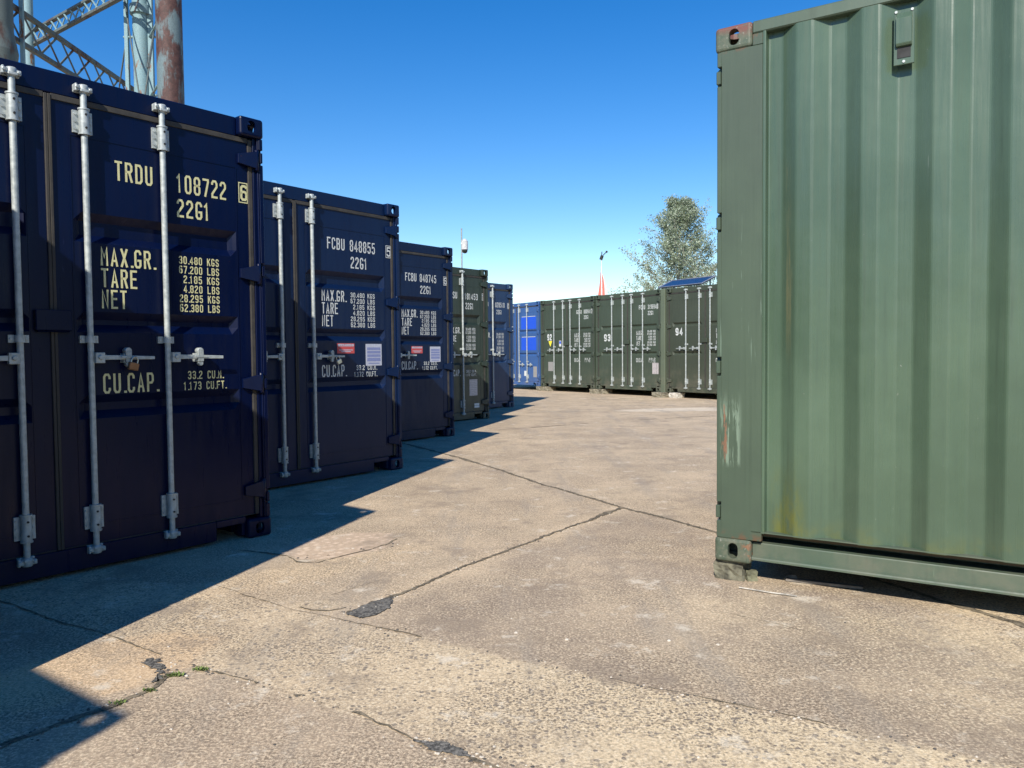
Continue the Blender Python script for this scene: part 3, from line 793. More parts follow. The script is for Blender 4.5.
# nearest container in view
c1, d1, l1 = container((-1.529, 4.890), R(51.0), True, M['navy'], 'nearest navy container with pale yellow lettering TRDU 108722 on its door', RG, lock_box=1.318)
lettering(d1, [('TRDU', .915, .712, 2.176, 2.071), ('108722', .572, .269, 2.165, 2.060), ('22G1', .576, .376, 2.024, 1.922)], INK)
boxdigit(d1, '6', .188, .126, 2.182, 2.059, INK)
std_weights(d1, INK, (1.0, .712), (.572, .327))
lettering(d1, [('CU.CAP.', 1.005, .712, 1.044, .938), ('33.2 CU.M.', .535, .315, 1.047, 1.000), ('1.173 CU.FT.', .560, .298, .985, .938)], INK)
def warning(door, u0, u1, zt, zb):
    mb_marks = [(.04, .96, .70, .93), (.10, .90, .30, .38), (.22, .78, .14, .22)]
    c = card(door, 'warning_sticker', u0, u1, zt, zb, M['red'], 'red warning sticker with a pale heading strip', (M['notice'], mb_marks)); u0, u1, zt, zb = adj(u0, u1, zt, zb)
    mb = MB(); x0, x1 = W-u0, W-u1; h = zt-zb
    text(mb, 'WARNING', x0+(x1-x0)*.14, x1-(x1-x0)*.12, zb+h*.73, zb+h*.90, .0466)
    link('lettering', mb.mesh('lettering', M['red'], recalc=False), door); return c
def notice(door, u0, u1, zt, zb):
    return card(door, 'notice', u0, u1, zt, zb, M['notice'], 'pale notice with a grey blue centre', (M['notice_blue'], [(.08, .92, .20, .36), (.08, .92, .40, .52), (.08, .92, .56, .68), (.08, .92, .72, .84), (.15, .85, .08, .13)]))
SHIFT[0] = .040
def c_pair(pos, code, digit, label, mat, yaw):
    c, d, l = container(pos, yaw, True, mat, label, RG, rods=(.165,), lever_z=1.124)
    lettering(d, [(code, .894, .330, 2.182, 2.078), ('22G1', .628, .428, 2.030, 1.925)], WH)
    boxdigit(d, digit, .194, .128, 2.178, 2.060, WH)
    std_weights(d, WH, (.965, .690), (.636, .342))
    lettering(d, [('CU.CAP.', .975, .700, 1.044, .938), ('33.2 CU.M.', .580, .328, 1.036, .990), ('1.172 CU.FT.', .605, .328, .975, .928)], WH)
    warning(d, .800, .600, 1.238, 1.146); notice(d, .462, .264, 1.234, 1.030)
    return c, d, l
c2, d2, l2 = c_pair((-1.084, 7.682), 'FCBU 848855', '5', 'navy container with white lettering FCBU 848855, second from the front of the left row', M['navy2'], R(52.6))
c3, d3, l3 = c_pair((-.794, 10.763), 'FCBU 848745', '6', 'navy container with white lettering FCBU 848745, between its twin and a dark green container', M['navy3'], R(51.5))
c4, d4, l4 = container((-.394, 13.617), YW, True, M['olive2'], 'dark green container in the left row of navy ones', RG, grooves=(G2, 'g2'), lever_z=1.12)
lettering(d4, [('SU', .870, .770, 2.160, 2.050), ('181453', .585, .270, 2.150, 2.045), ('22G1', .572, .377, 1.99, 1.885),
               ('MAX.GR.', 1.0, .70, 1.575, 1.475), ('TARE', 1.0, .80, 1.44, 1.34), ('NET', 1.0, .86, 1.305, 1.205)] +
          [(r, .579, .337, 1.572-i*.058-(i//2)*.018, 1.572-i*.058-(i//2)*.018-.046) for i, r in enumerate(['30.480 KGS', '67.200 LBS', ' 2.200 KGS', ' 4.850 LBS', '28.280 KGS', '62.350 LBS'])] +
          [('CU.CAP.', 1.0, .715, .872, .765), ('33.2 CU.M.', .566, .319, .862, .818), ('1.172 CU.FT.', .58, .319, .80, .757)], WH)
boxdigit(d4, '1', .165, .122, 2.167, 2.045, WH)
card(d4, 'data_plate', .494, .300, .700, .424, M['plate_pale'], 'pale pinkish data plate', (M['plate'], [(.08, .92, k/9+.03, k/9+.06) for k in range(9)]))
card(d4, 'small_label', .376, .255, .290, .215, M['white_ink'])
c5, d5, l5 = container((.044, 16.481), YW, True, M['midblue'], 'mid blue container at the far end of the left row, beyond the dark green one', RG, grooves=(G2, 'g2'), lever_z=1.12)
lettering(d5, [('U', .83, .77, 2.18, 2.08), ('028518', .560, .270, 2.18, 2.08), ('22G1', .524, .358, 2.03, 1.94), ('MAX.GR.', 1.0, .72, 1.56, 1.46), ('TARE', 1.0, .80, 1.43, 1.33), ('NET', 1.0, .86, 1.30, 1.20)] +
          [(r, .532, .304, 1.558-i*.060-(i//2)*.020, 1.558-i*.060-(i//2)*.020-.050) for i, r in enumerate(['30.480 KGS', '67.200 LBS', ' 2.200 KGS', ' 4.850 LBS', '28.280 KGS', '62.350 LBS'])], WH)
boxdigit(d5, '8', .190, .125, 2.18, 2.06, WH)
# two more of the row beside and behind the viewpoint: they throw the near shadows
container((-1.900, 2.200), YW, True, M['navy'], 'navy container beside the viewpoint whose corner shadow falls by the nearest lettered door', RG)
container((-2.130, -.980), R(54), True, M['navy'], 'navy container behind the viewpoint casting the corner shadow in the lower left', RG)

# padlocks
def padlock(door_root, x, z, label, tilt, mat):
    t = empty('padlock', (0, 0, 0)); tag(t, label, 'padlock', 'padlocks on the lever handles')
    mw = Matrix.Translation(door_root.location) @ Matrix.Rotation(door_root.rotation_euler.z, 4, 'Z') @ Matrix.Translation((x, -.020, z)) @ Matrix.Rotation(tilt, 4, 'Y')
    t.location = mw.translation; t.rotation_euler = mw.to_euler()
    mb = MB(); mb.box(-.026, .026, -.011, .011, -.050, -.008); link('lock_body', mb.mesh('lock_body', mat, bevel=.004), t)
    mb = MB(); pr = None
    for i in range(9):
        a = math.pi*i/8; q = Vector((-.017*math.cos(a), 0, .004+.020*math.sin(a)))
        if pr is not None: mb.tube(pr, q, .0042, n=6)
        pr = q
    mb.tube((-.017, 0, -.010), (-.017, 0, .005), .0042, n=6); mb.tube((.017, 0, -.010), (.017, 0, .005), .0042, n=6)
    link('shackle', mb.mesh('shackle', M['steel']), t)
padlock(c1, W-.845, 1.108, 'rusty brass padlock on the lever of the nearest navy container', .25, M['brass'])
padlock(c2, W-.820, 1.100, 'grey padlock on the lever beside a red warning sticker, second container from the front', -.4, M['steel'])

# ------------------------------------------------------------------ far row
FG = 'shipping containers in the far row'; SHIFT[0] = 0
RR = R(-54.33); rd = Vector((math.cos(RR), math.sin(RR))); R0 = Vector((.868, 23.635))
def far(off): return tuple(R0+rd*off)
def far_weights(door, x, top):
    u = lambda v: W-v
    its = [('MAX.GR.', u(1.540), u(1.80), 1.570, 1.455), ('TARE', u(1.540), u(1.73), 1.430, 1.320), ('NET', u(1.540), u(1.68), 1.290, 1.180)]
    for i, r in enumerate(['30.480 KGS', '67.200 LBS', ' 2.200 KGS', ' 4.850 LBS', '28.280 KGS', '62.350 LBS']):
        zt = 1.570-i*.066-(i//2)*.010; its.append((r, u(1.940), u(2.230), zt, zt-.050))
    its += [('CU.CAP.', u(1.535), u(1.80), .855, .750), ('33.2', u(1.985), u(2.22), .860, .808), ('1.172', u(1.985), u(2.22), .795, .745)]
    its += [(top[:4], u(1.640), u(1.86), 2.225, 2.115), (top[4:10], u(1.960), u(2.25), 2.225, 2.115), ('22G1', u(1.960), u(2.16), 2.065, 1.960)]
    lettering(door, its, WH)
    boxdigit(door, top[-1], u(2.262), u(2.318), 2.235, 2.105, WH)
def tally(door, s_, x0, x1, zt, zb):
    mb = MB(); text(mb, s_, x0, x1, zb, zt, .0478, t=(zt-zb)*.19); link('number', mb.mesh('number', WH, recalc=False), door)
cb, db, lb = container(far(-2.50), RR, False, M['rblue'], 'bright blue container with two cobalt rectangles, left of the green ones', FG, grooves=(GR_, 'gr'), z0=.13, lever_z=.655, leverln=.30)
u = lambda v: W-v
for zt, zb in ((2.13, 1.76), (1.50, 1.10)):
    card(db, 'vinyl_panel', u(1.47), u(2.235), zt, zb, M['cobalt'], 'cobalt blue rectangle', None)
    mbx = MB(); mbx.box(1.50, 2.20, .0475, .049, zt+.008, zt+.022); link('trim_line', mbx.mesh('trim_line', M['white_ink']), db)
card(db, 'small_label', u(1.61), u(1.72), .46, .30, M['white_ink']); card(db, 'data_plate', u(2.08), u(2.27), .60, .27, M['plate'])
c92, d92, l92 = container(far(0), RR, False, M['olive'], 'dark green container numbered 92 with a yellow triangle sticker', FG, grooves=(GR_, 'gr'), z0=.13, lever_z=1.095, lock_box=1.28, leverln=.30)
far_weights(d92, 0, 'GESU8809417')
tally(l92, '92', .290, .500, 1.575, 1.385)
mbt = MB(); mbt.extr([(.345, 1.365), (.515, 1.365), (.43, 1.195)], 'y', .0474, .0492); link('triangle_sticker', mbt.mesh('triangle_sticker', M['hazard']), l92)
card(l92, 'small_label', u(.845), u(.945), 1.37, 1.20, M['white_ink'], None, (M['cobalt'], [(.1, .9, .45, .9)]))
card(l92, 'data_plate', u(.325), u(.56), .745, .47, M['plate'])
c93, d93, l93 = container(far(2.498), RR, False, M['olive_b'], 'dark green container numbered 93, between 92 and the square post', FG, grooves=(GR_, 'gr'), z0=.13, lever_z=1.095, lock_box=1.28, leverln=.30)
far_weights(d93, 0, 'FCIU3196948'); tally(l93, '93', .300, .555, 1.510, 1.315)
card(d93, 'data_plate', u(2.115), u(2.325), .735, .450, M['plate_pale'], 'white data plate with rows of small print', (M['plate'], [(.08, .92, k/9+.03, k/9+.06) for k in range(9)]))
c94, d94, l94 = container(far(5.12), RR, False, M['olive_c'], 'dark green container numbered 94, partly hidden behind the big green one', FG, grooves=(GR_, 'gr'), z0=.13, lever_z=1.095, lock_box=1.28, leverln=.30)
far_weights(d94, 0, 'GESU5530182'); tally(l94, '94', .280, .510, 1.600, 1.415)
# post in the gap
mp = MB(); mp.box(-.068, .068, -.068, .068, 0, 2.715)
po = link('square_post', mp.mesh('square_post', paint('pale olive post paint', (.095, .118, .078), .6, .4), bevel=.008))
fy = Vector((-rd.y, rd.x)); pp = R0+rd*5.028+fy*.05
po.location = (pp.x, pp.y, 0); po.rotation_euler = (0, 0, RR); tag(po, 'square pale green post in the gap between containers 93 and 94', 'post')
# blocks under the far row corners
def rubble_block(name, c, sx, sy, sz, rz, mat, label, group, cat='block', seed=0):
    rnd = random.Random(seed); bm = bmesh.new(); bmesh.ops.create_cube(bm, size=1)
    bmesh.ops.subdivide_edges(bm, edges=bm.edges, cuts=3, use_grid_fill=True)
    for v in bm.verts:
        v.co = Vector((v.co.x*sx, v.co.y*sy, (v.co.z+.5)*sz)) + Vector((rnd.uniform(-1, 1), rnd.uniform(-1, 1), 0))*min(sx, sy, sz)*.09
    me = bpy.data.meshes.new(name); bm.to_mesh(me); bm.free(); me.materials.append(mat)
    o = link(name, me, None, loc=(c[0], c[1], 0)); o.rotation_euler = (0, 0, rz); tag(o, label, cat, group); return o
BG = 'concrete blocks under the far row'
for k, (off, back, sx, mt, lb_) in enumerate([(-.05, .0, .26, 'concrete_block', 'mossy concrete block under the joint of the bright blue container and 92'),
                                     (.26, .02, .26, 'concrete_block', 'rough concrete block under the left corner of container 92'),
                                     (2.47, -.02, .34, 'concrete_block', 'mossy concrete block under the joint of containers 92 and 93'),
                                     (2.76, .05, .14, 'concrete_block', 'small broken concrete lump beside the block between 92 and 93'),
                                     (4.98, -.14, .36, 'concrete_block', 'mossy concrete block at the foot of the square post'),
                                     (5.42, -.05, .26, 'pale_block', 'pale concrete block right of the square post')]):
    q = R0+rd*off+fy*(back+.12); rubble_block('concrete_block', q, sx, .30, .128, RR+.1*(k % 3-1), M[mt], lb_, BG, seed=k)
# solar panel on the roof
sp = empty('solar_panel', (0, 0, 0)); q = R0+rd*4.70+fy*.17; sp.location = (q.x, q.y, 2.78); sp.rotation_euler = (0, 0, RR); tag(sp, 'tilted dark blue solar panel on the roof of container 94', 'solar panel')
def solar_mat():
    s = NT('solar cells'); o = s.tc.outputs['Object']; x, y, z = s.sep(o)
    gx = s.mapr(s.math('ABSOLUTE', s.math('SUBTRACT', s.math('FRACT', s.math('DIVIDE', x, .101)), .5)), .455, .47)
    gy = s.mapr(s.math('ABSOLUTE', s.math('SUBTRACT', s.math('FRACT', s.math('DIVIDE', y, .12)), .5)), .455, .47)
    return s.fin(s.mix(s.math('MAXIMUM', gx, gy), (.008, .014, .045), (.07, .10, .18)), .18, 0)
mb = MB(); tl = .20; SW, SD = 1.42, .50
mb.add([(0, 0, 0), (SW, 0, 0), (SW, SD, tl), (0, SD, tl), (0, .01, -.03), (SW, .01, -.03), (SW, SD+.01, tl-.03), (0, SD+.01, tl-.03)], [(0,1,2,3),(4,7,6,5),(0,4,5,1),(1,5,6,2),(2,6,7,3),(3,7,4,0)])
link('cell_sheet', mb.mesh('cell_sheet', solar_mat()), sp)
mb = MB(); nrm = Vector((0, -tl, .99)).normalized()*.006
for a, b in (((0, 0, 0), (SW, 0, 0)), ((SW, 0, 0), (SW, SD, tl)), ((0, SD, tl), (SW, SD, tl)), ((0, 0, 0), (0, SD, tl))):
    mb.tube(Vector(a), Vector(b), .014, n=4, smooth=False)
link('panel_frame', mb.mesh('panel_frame', flat('aluminium', (.5, .52, .54), .35, .7)), sp)
mb = MB()
for x in (.12, SW-.12): mb.box(x-.015, x+.015, SD-.06, SD-.03, -.188, tl-.05); mb.box(x-.015, x+.015, .03, .06, -.188, -.02); mb.box(x-.015, x+.015, .0605, SD-.0605, -.188, -.16)
link('stand', mb.mesh('stand', M['galv']), sp)

# ------------------------------------------------------------------ big green container on the right
GY = R(-33.19)
ylen = Vector((math.cos(GY), math.sin(GY), 0)); xdir = Vector((ylen.y, -ylen.x, 0)); grot = math.atan2(xdir.y, xdir.x)
cg, dg_, lg = container((.996, 3.823), grot, True, M['green'], 'large weathered green container close on the right, its corrugated side facing the yard', 'green containers seen from the side', z0=.099, castmat=M['gcast'], postmat=M['gpost'], grooves=(G2, 'g2'))
cg['group'] = ''; del cg['group']
mb = MB(); yc = .824
mb.box(W-.0038, W+.006, yc-.040, yc+.040, 2.250, 2.482)
mb.add([(W+.006, yc-.031, 2.468), (W+.006, yc+.031, 2.468), (W+.024, yc+.031, 2.440), (W+.024, yc-.031, 2.440), (W+.024, yc+.031, 2.335), (W+.024, yc-.031, 2.335), (W+.018, yc+.031, 2.325), (W+.018, yc-.031, 2.325),
        (W+.006, yc-.031, 2.325), (W+.006, yc+.031, 2.325)], [(0,1,2,3), (3,2,4,5), (5,4,6,7), (7,6,9,8), (0,3,5,7,8), (1,9,6,4,2)])
vt = link('vent', mb.mesh('vent', M['green'], bevel=.002), cg)
mb = MB(); mb.box(W+.0062, W+.0085, yc-.026, yc+.026, 2.278, 2.322); link('vent_mesh', mb.mesh('vent_mesh', M['black']), vt)
mb = MB()
for a, b in ((-.031, 2.474), (.031, 2.474), (0, 2.262)): mb.tube((W+.006, yc+a, b), (W+.010, yc+a, b), .006, n=8)
link('screw', mb.mesh('screw', M['galv']), vt)
# rubber dirt blocks and debris at its foot
o = rubble_block('timber_block', (1.100, 3.870), .14, .12, .097, GY, flat('grey mossy timber', (.11, .105, .075), .95, 0, .7, 22, .5), 'short mossy timber block under the corner of the big green container', None, 'block', 11)
o = rubble_block('timber_block', (1.178, 3.808), .05, .04, .050, GY+.5, flat('green grey timber', (.14, .14, .09), .95, 0, .4, 18, .5), 'small wood wedge in front of the mossy timber block', None, 'wedge', 12)
o = rubble_block('timber_block', (6.0, 1.0), .3, .25, .097, GY, M['concrete_block'], 'concrete block under the hidden far corner of the big green container', None, 'block', 13)
mb = MB()
def strip(mb, pts, wd, h, z=.004):
    for (a, b) in zip(pts, pts[1:]):
        a = Vector((*a, z)); b = Vector((*b, z)); d = (b-a).normalized(); n = Vector((-d.y, d.x, 0))*wd/2; u_ = Vector((0, 0, h))
        vs = [a-n, b-n, b+n, a+n, a-n+u_, b-n+u_, b+n+u_, a+n+u_]; mb.add(vs, [(0,3,2,1),(4,5,6,7),(0,1,5,4),(1,2,6,5),(2,3,7,6),(3,0,4,7)])
strip(mb, [(1.345, 3.795), (1.50, 3.715), (1.655, 3.645)], .034, .012); mb.add([(1.335,3.79,.004),(1.40,3.755,.004),(1.39,3.80,.03),(1.345,3.815,.02)], [(0,1,2,3)])
tag(link('wood_strip', mb.mesh('wood_strip', flat('grey driftwood', (.17, .15, .13), .9, 0, .35, 20, .4), recalc=True)), 'flat grey strip of wood on the ground under the big green container', 'wood strip')
mb = MB(); pr = None
for p_ in ((1.075, 3.672), (1.14, 3.628), (1.205, 3.583), (1.25, 3.562), (1.30, 3.530)):
    q = Vector((*p_, .007)); 
    if pr is not None: mb.tube(pr, q, .0035, n=6)
    pr = q
tag(link('thin_stick', mb.mesh('thin_stick', flat('pale stick', (.40, .37, .32), .8, 0, .4, 30))), 'thin pale stick lying before the big green container', 'stick')

# pebbles and weeds
rnd = random.Random(3); mb = MB()
def pebble(mb, x, y, r, mi):
    n = 6; vs = []; ph = rnd.random()*6
    for k, (rr, zz) in enumerate(((1, 0), (.85, .45), (.35, .75))):
        for i in range(n): t = ph+2*math.pi*i/n; q = r*rr*(1+rnd.uniform(-.25, .25)); vs.append((x+q*math.cos(t), y+q*math.sin(t)*.75, zz*r))
    fs = [(a*n+i, a*n+(i+1) % n, (a+1)*n+(i+1) % n, (a+1)*n+i) for a in range(2) for i in range(n)]+[tuple(range(2*n, 3*n))]
    mb.add(vs, fs, mi)
for k in range(420):
    y = 1.9+rnd.random()**1.6*9; x = rnd.uniform(-.75, .75)*y
    pebble(mb, x, y, rnd.choice((.002, .0025, .003, .0035, .005)), rnd.choice((0, 0, 1, 2)))
for (x, y) in ((.208, 3.027), (.007, 3.109), (.607, 3.007), (.786, 2.961)): pebble(mb, x, y, .008, 1)
for line in (((-.651, 8.606), (.276, 6.648)), ((.276, 6.648), (1.269, 4.847)), ((.801, 5.628), (-.183, 4.21)), ((-.183, 4.21), (-.73, 3.359)), ((-1.5, 2.219), (-1.236, 2.616)), ((-.25, 2.211), (.1, 2.03)), ((-.944, 3.391), (.426, 2.601)), ((.426, 2.601), (1.357, 2.07)), ((-1.19, 2.811), (-.551, 2.453))):
    for k in range(60):
        t = rnd.random(); pebble(mb, line[0][0]+(line[1][0]-line[0][0])*t+rnd.gauss(0, .02), line[0][1]+(line[1][1]-line[0][1])*t+rnd.gauss(0, .02), rnd.uniform(.002, .006), rnd.choice((0, 1, 2)))
for k in range(90):
    t = rnd.random(); a = rnd.choice((((-1.3, 2.85), (-1.2, 2.65)), ((-.73, 3.36), (-.5, 3.62)), ((-.3, 2.23), (-.05, 2.13)), ((-1.2, 4.3), (-.7, 4.6))))
    pebble(mb, a[0][0]+(a[1][0]-a[0][0])*t+rnd.gauss(0, .03), a[0][1]+(a[1][1]-a[0][1])*t+rnd.gauss(0, .03), rnd.uniform(.003, .008), rnd.choice((0, 1, 2)))
stuff(tag(link('gravel', mb.mesh('gravel', [flat('brown grit', (.19, .15, .11), .9), flat('pale grit', (.5, .45, .38), .9), flat('dark grit', (.07, .065, .06), .9)])), 'loose grit scattered over the concrete', 'gravel'))
def weed(x, y, n, r, label):
    mb = MB()
    for k in range(n):
        a = rnd.random()*6.28; q = rnd.random()*r; bx_, by_ = x+q*math.cos(a)*1.6, y+q*math.sin(a)*.7; l_ = rnd.uniform(.007, .018); th = rnd.random()*6.28
        d = Vector((math.cos(th), math.sin(th), rnd.uniform(.3, 1.5))).normalized()*l_; n_ = Vector((-math.sin(th), math.cos(th), 0))*l_*.22
        b = Vector((bx_, by_, 0)); mb.add([b, b+d*.5+n_, b+d, b+d*.5-n_], [(0,1,2,3)])
    tag(link('weed', mb.mesh('weed', flat('weed green', (.10, .14, .03), .7, 0, .4, 40), recalc=False)), label, 'weed', 'weeds in the cracks')
weed(-1.205, 2.715, 110, .024, 'largest green weed tuft in the crack beside the dark patch')
weed(-1.130, 2.762, 80, .022, 'second weed tuft just right of the largest one')
weed(-1.235, 2.590, 60, .016, 'small weed tuft in the crack edging the warm concrete corner')
weed(-1.30, 2.50, 30, .03, 'sparse weed sprigs lower down the corner crack')

# ------------------------------------------------------------------ camera mast, flag pole
mast = empty('camera_mast', (-1.60, 25.5, -.40)); tag(mast, 'slim mast with a white dome camera behind the dark green container', 'camera mast')
mb = MB(); mb.tube((0, 0, 0), (0, 0, 4.3), .030, n=8); mb.tube((0, 0, 4.3), (0, 0, 5.62), .022, n=8); link('pole', mb.mesh('pole', flat('grey mast', (.30, .31, .31), .5, .3)), mast)
mb = MB(); mb.box(-.02, .12, -.03, .03, 5.10, 5.16); mb.tube((.10, 0, 4.93), (.10, 0, 5.20), .105, n=16); mb.tube((.10, 0, 5.20), (.10, 0, 5.28), .105, .04, n=16); cmh = link('camera_housing', mb.mesh('camera_housing', flat('white housing', (.5, .5, .5), .4)), mast)
bm = bmesh.new(); bmesh.ops.create_uvsphere(bm, u_segments=16, v_segments=8, radius=.095); me = bpy.data.meshes.new('lens_dome'); bm.to_mesh(me); bm.free()
for p_ in me.polygons: p_.use_smooth = True
me.materials.append(flat('smoked dome', (.02, .02, .02), .15)); link('lens_dome', me, cmh, loc=(.10, 0, 4.90))
fp = empty('flag_pole', (3.94, 34.0, -.70)); tag(fp, 'flagpole with a drooping red and white flag behind container 92', 'flagpole')
mb = MB(); mb.tube((0, 0, 0), (0, 0, 5.6), .035, n=8); mb.tube((0, 0, 5.6), (0, 0, 5.95), .022, n=8); link('pole', mb.mesh('pole', flat('white pole', (.6, .6, .6), .5)), fp)
mb = MB(); mb.tube((-.03, 0, 5.88), (.03, 0, 6.05), .07, n=8); mb.tube((0, 0, 6.0), (.22, 0, 6.22), .022, n=6); mb.tube((.20, 0, 6.20), (.25, 0, 6.24), .05, n=6); mb.tube((0, 0, 6.04), (.02, 0, 6.22), .02, n=6); link('finial', mb.mesh('finial', M['black']), fp)
mb = MB(); NZ = 14; NX = 15; vs = []
for i in range(NZ):
    t = i/(NZ-1); z = 5.35-t*2.0; wd = .10+.50*t**.8
    for j in range(NX):
        s_ = j/(NX-1); fold = math.sin(s_*math.pi*2.2+t*1.5)*(.03+.04*t)
        vs.append((-.05-.20*t + wd*s_*1.15+.015*math.sin(7*t), fold, z-.12*s_))
fs = [(i*NX+j, i*NX+j+1, (i+1)*NX+j+1, (i+1)*NX+j) for i in range(NZ-1) for j in range(NX-1)]
mb.add(vs, fs, 0, True)
me = mb.mesh('flag', [flat('red cloth', (.58, .15, .11), .8), flat('white cloth', (.72, .72, .72), .8)], recalc=False)
for p_ in me.polygons:
    j = p_.index % (NX-1); i = p_.index//(NX-1)
    if j > NX*.56-(i*.03) and i < 10: p_.material_index = 1
link('flag', me, fp)

# ------------------------------------------------------------------ birch tree behind the far row
def tree():
    rnd = random.Random(21); base = Vector((8.05, 38.0, 0)); t = empty('birch_tree', base); tag(t, 'tall wispy grey green birch tree behind container 94', 'tree')
    mb = MB(); twigs = []
    def limb(p, d, ln, r, depth, n=5):
        for i in range(n):
            nd = (d + Vector((rnd.gauss(0, .09), rnd.gauss(0, .09), rnd.gauss(0, .05) + (.03 if depth < 2 else -.05)))).normalized()
            q = p+nd*ln/n; r2 = r*(1-.72/n); mb.tube(p, q, r, r2, n=6 if r > .03 else 4, cap=False)
            if depth >= 2: twigs.append((p.copy(), q.copy()))
            if depth == 1 and i > 0:
                for _ in range(3):
                    a = rnd.random()*6.28; s_ = Vector((math.cos(a), math.sin(a), rnd.uniform(-.1, .7))).normalized()
                    limb(q, (nd*.5+s_*.8).normalized(), ln*.30*rnd.uniform(.6, 1.2), r2*.4, 2, 4)
            p, d, r = q, nd, r2
    # leader
    p = Vector((0, 0, 0)); d = Vector((.0, 0, 1)); N = 22; Ht = 8.1; r = .13
    for i in range(N):
        nd = (d+Vector((rnd.gauss(0, .04), rnd.gauss(0, .04), 0))).normalized(); nd = (nd*.8+Vector((0, 0, .2))).normalized()
        q = p+nd*Ht/N; r2 = .13*(1-(i+1)/N*.93); mb.tube(p, q, r, r2, n=8, cap=False); z = q.z
        if z > 1.6:
            k = 4
            for kk in range(k):
                a = i*2.4+kk*6.28/k+rnd.uniform(-.4, .4); f = min(1, (z-1.6)/6.6); ln = (3.3*(1-f)**.6+.30)*rnd.uniform(.72, 1.0)
                sdir = Vector((math.cos(a), math.sin(a), .6+.5*f+rnd.uniform(-.2, .3))).normalized()
                limb(q, sdir, ln, max(.012, r2*.38), 1, 6)
            if i > N*.6: twigs.append((p.copy(), q.copy()))
        p, d, r = q, nd, r2
    tr = link('trunk', mb.mesh('trunk', flat('birch bark', (.42, .40, .35), .8, 0, .45, 6), recalc=False), t)
    mb = MB(); print('twigs', len(twigs))
    for a, b in twigs:
        if rnd.random() < .20: continue
        for _ in range(12):
            c = a.lerp(b, rnd.random())+Vector((rnd.gauss(0, .085), rnd.gauss(0, .085), rnd.gauss(-.06, .09)))
            l_ = rnd.uniform(.032, .062); v1 = Vector((rnd.gauss(0, 1), rnd.gauss(0, 1), rnd.gauss(-.5, .8))).normalized(); v2 = v1.cross(Vector((rnd.gauss(0, 1), rnd.gauss(0, 1), rnd.gauss(0, 1)))).normalized()
            mb.add([c-v1*l_, c+v2*l_*.5, c+v1*l_, c-v2*l_*.5], [(0,1,2,3)], 0 if rnd.random() < .6 else 1)
    def leaf(name, c):
        s = NT(name); s.fin(s.mix(s.mapr(s.noise(1.2, 3), .35, .65), mul(c, .75), mul(c, 1.25)), .45, 0)
        tb = s.n('ShaderNodeBsdfTranslucent'); s.put(tb.inputs[0], mul(c, 1.1)); mx = s.n('ShaderNodeMixShader'); mx.inputs[0].default_value = .3
        s.t.links.new(s.b.outputs[0], mx.inputs[1]); s.t.links.new(tb.outputs[0], mx.inputs[2]); s.t.links.new(mx.outputs[0], s.out.inputs[0]); return s.m
    link('crown', mb.mesh('crown', [leaf('birch leaf', (.22, .275, .17)), leaf('pale birch leaf', (.40, .46, .36))], recalc=False), t)
tree()

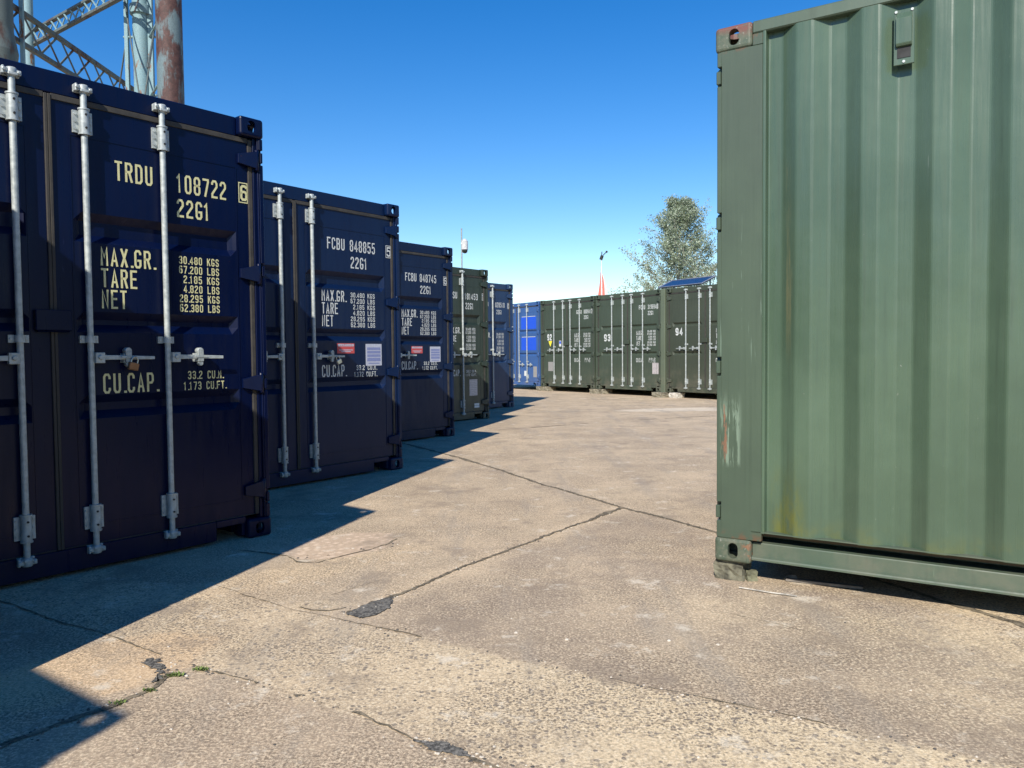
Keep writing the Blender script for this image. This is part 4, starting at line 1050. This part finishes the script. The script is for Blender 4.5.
# ------------------------------------------------------------------ gas holder guide frame, far left
def frame():
    t = empty('gas_holder_frame', (-16, 29, 0)); tag(t, 'pale blue and rusty steel lattice guide frame of a gas holder behind the nearest container', 'gas holder frame')
    O = Vector((16, -29, 0))
    def cm(name, c, rust, lo, hi, sc_=1.2):
        s = NT(name); n = s.noise(sc_, 6, .68, s.scl(s.tc.outputs['Object'], (1.6, 1.6, .55))); f = s.noise(30, 4)
        k = s.mix(s.mapr(f, .3, .7), mul(c, .85), mul(c, 1.1)); r_ = s.mix(s.mapr(s.noise(9, 5, .7), .35, .65), rust, mul(rust, .5))
        return s.fin(s.mix(s.mapr(n, lo, hi), k, r_), .7, 0, s.bump(n, .3, .01))
    pb = cm('pale blue frame paint', (.185, .30, .335), (.24, .11, .055), .58, .63); rusty = cm('rusted column paint', (.115, .165, .180), (.085, .038, .032), .42, .53, 1.3)
    dark = cm('grey green girder paint', (.095, .120, .118), (.085, .05, .04), .50, .62)
    def P(x, y, z): return Vector((x, y, z))+O
    # rusty column
    X, Y = -10.70, 25.0; mb = MB(); mb.tube(P(X, Y, 0), P(X-.05, Y, 17), .40, .39, n=28); mb.tube(P(X, Y, 0), P(X, Y, .5), .55, .50, n=28)
    for z in (4, 8, 16): mb.tube(P(X, Y, z), P(X, Y, z+.12), .47, n=28)
    link('column', mb.mesh('column', rusty), t, 'column streaked with dark rust')
    # pale blue column with collar and angle uprights
    X, Y = -12.75, 27.4; mb = MB(); mb.tube(P(X, Y, 0), P(X, Y, 13.55), .26, n=24); mb.tube(P(X, Y, 12.95), P(X, Y, 13.25), .34, n=24); mb.tube(P(X, Y, 13.5), P(X, Y, 17), .22, n=20)
    mb.tube(P(X, Y, 0), P(X, Y, .5), .4, n=20); link('column', mb.mesh('column', pb), t, 'pale blue column with one rust patch')
    mb = MB()
    for dx, wd in ((-.49, .06), (.34, .08)): mb.box(X+dx-wd+O.x, X+dx+wd+O.x, Y+O.y-.06, Y+O.y+.06, 0, 17)
    for z in (3, 5.5, 8, 10.2, 12.2, 14.2): mb.tube(P(X-.6, Y, z), P(X+.5, Y, z), .045, n=6); mb.tube(P(X+.3, Y, z), P(-11.0, 25.3, z), .05, n=6)
    link('upright', mb.mesh('upright', pb), t)
    mb = MB(); mb.box(X-.9+O.x, X+1.3+O.x, Y-.5+O.y, Y+.3+O.y, 14.05, 14.25); link('platform', mb.mesh('platform', rusty), t)
    mb = MB()
    for a, b in (((X-.55, Y, 13.6), (-11.5, 25.2, 7.0)), ((X-.55, Y, 11.9), (-15.9, 30.6, 7.2)), ((X+.5, Y, 12.6), (-11.9, 25.4, 8.6)), ((-18.4, 30, 9.8), (-17.2, 27, 13.6)), ((X+.1, Y, 13.9), (-12.0, 25.4, 12.2)), ((X+.55, Y, 12.8), (-11.5, 25.1, 10.3))):
        mb.tube(P(*a), P(*b), .028, n=5)
    link('tie_rod', mb.mesh('tie_rod', dark), t)
    # far left columns
    mb = MB(); mb.tube(P(-18.35, 30.2, 0), P(-18.35, 30.2, 16.5), .19, n=16); mb.tube(P(-18.35, 30.2, 11.6), P(-18.35, 30.2, 11.75), .3, n=16); link('column', mb.mesh('column', pb), t, 'slim pale blue column')
    mb = MB(); X, Y = -16.35, 25.2
    mb.tube(P(X, Y, 0), P(X, Y, 10.4), .30, n=20); mb.tube(P(X, Y, 10.4), P(X, Y, 10.9), .55, .62, n=20); mb.tube(P(X, Y, 10.9), P(X, Y, 11.6), .62, .50, n=20); mb.tube(P(X, Y, 11.6), P(X, Y, 16.5), .50, n=20)
    link('column', mb.mesh('column', dark), t, 'thick grey green column with a flared capital')
    mb = MB()
    for dx in (-.05,): mb.box(X+dx-.06+O.x, X+dx+.06+O.x, Y+O.y+1.4, Y+O.y+1.5, 0, 16)
    link('upright', mb.mesh('upright', pb), t)
    # girders
    def girder(a, b, h, n, ct, cb_, lat, mats, lab):
        a = Vector(a); b = Vector(b); mb = MB(); dn = Vector((0, 0, -h)); side = (b-a).cross(Vector((0, 0, 1))).normalized()
        def bar(p, q, w_, t_, mi):
            p = p+O; q = q+O; d = (q-p).normalized(); n1 = d.cross(side).normalized()*w_/2; n2 = side*t_/2
            vs = [p-n1-n2, p+n1-n2, p+n1+n2, p-n1+n2, q-n1-n2, q+n1-n2, q+n1+n2, q-n1+n2]
            mb.add(vs, [(0,3,2,1),(4,5,6,7),(0,1,5,4),(1,2,6,5),(2,3,7,6),(3,0,4,7)], mi)
        bar(a, b, ct, .16, 1); bar(a+dn, b+dn, cb_, .16, 1)
        for i in range(n):
            p, q = a.lerp(b, i/n), a.lerp(b, (i+1)/n); sh = side*.05
            bar(p+sh, q+dn+sh, lat, .03, 0); bar(p+dn-sh, q-sh, lat, .03, 0)
            if lat > .1 or n < 14: bar(p, p+dn, lat, .05, 0)
        link('lattice_girder', mb.mesh('lattice_girder', mats, recalc=True), t, lab)
    girder((-16.55, 24.6, 12.85), (-16.45, 40.0, 12.85), 1.05, 14, .14, .14, .075, [dark, dark], 'dark lattice girder running away from the yard')
    girder((-18.6, 30.6, 13.65), (-11.7, 25.6, 13.65), .50, 17, .08, .09, .05, [pb, dark], 'pale cross-laced girder')
frame()

# a few neighbouring details: end
sc.render.resolution_x = 1024; sc.render.resolution_y = 768
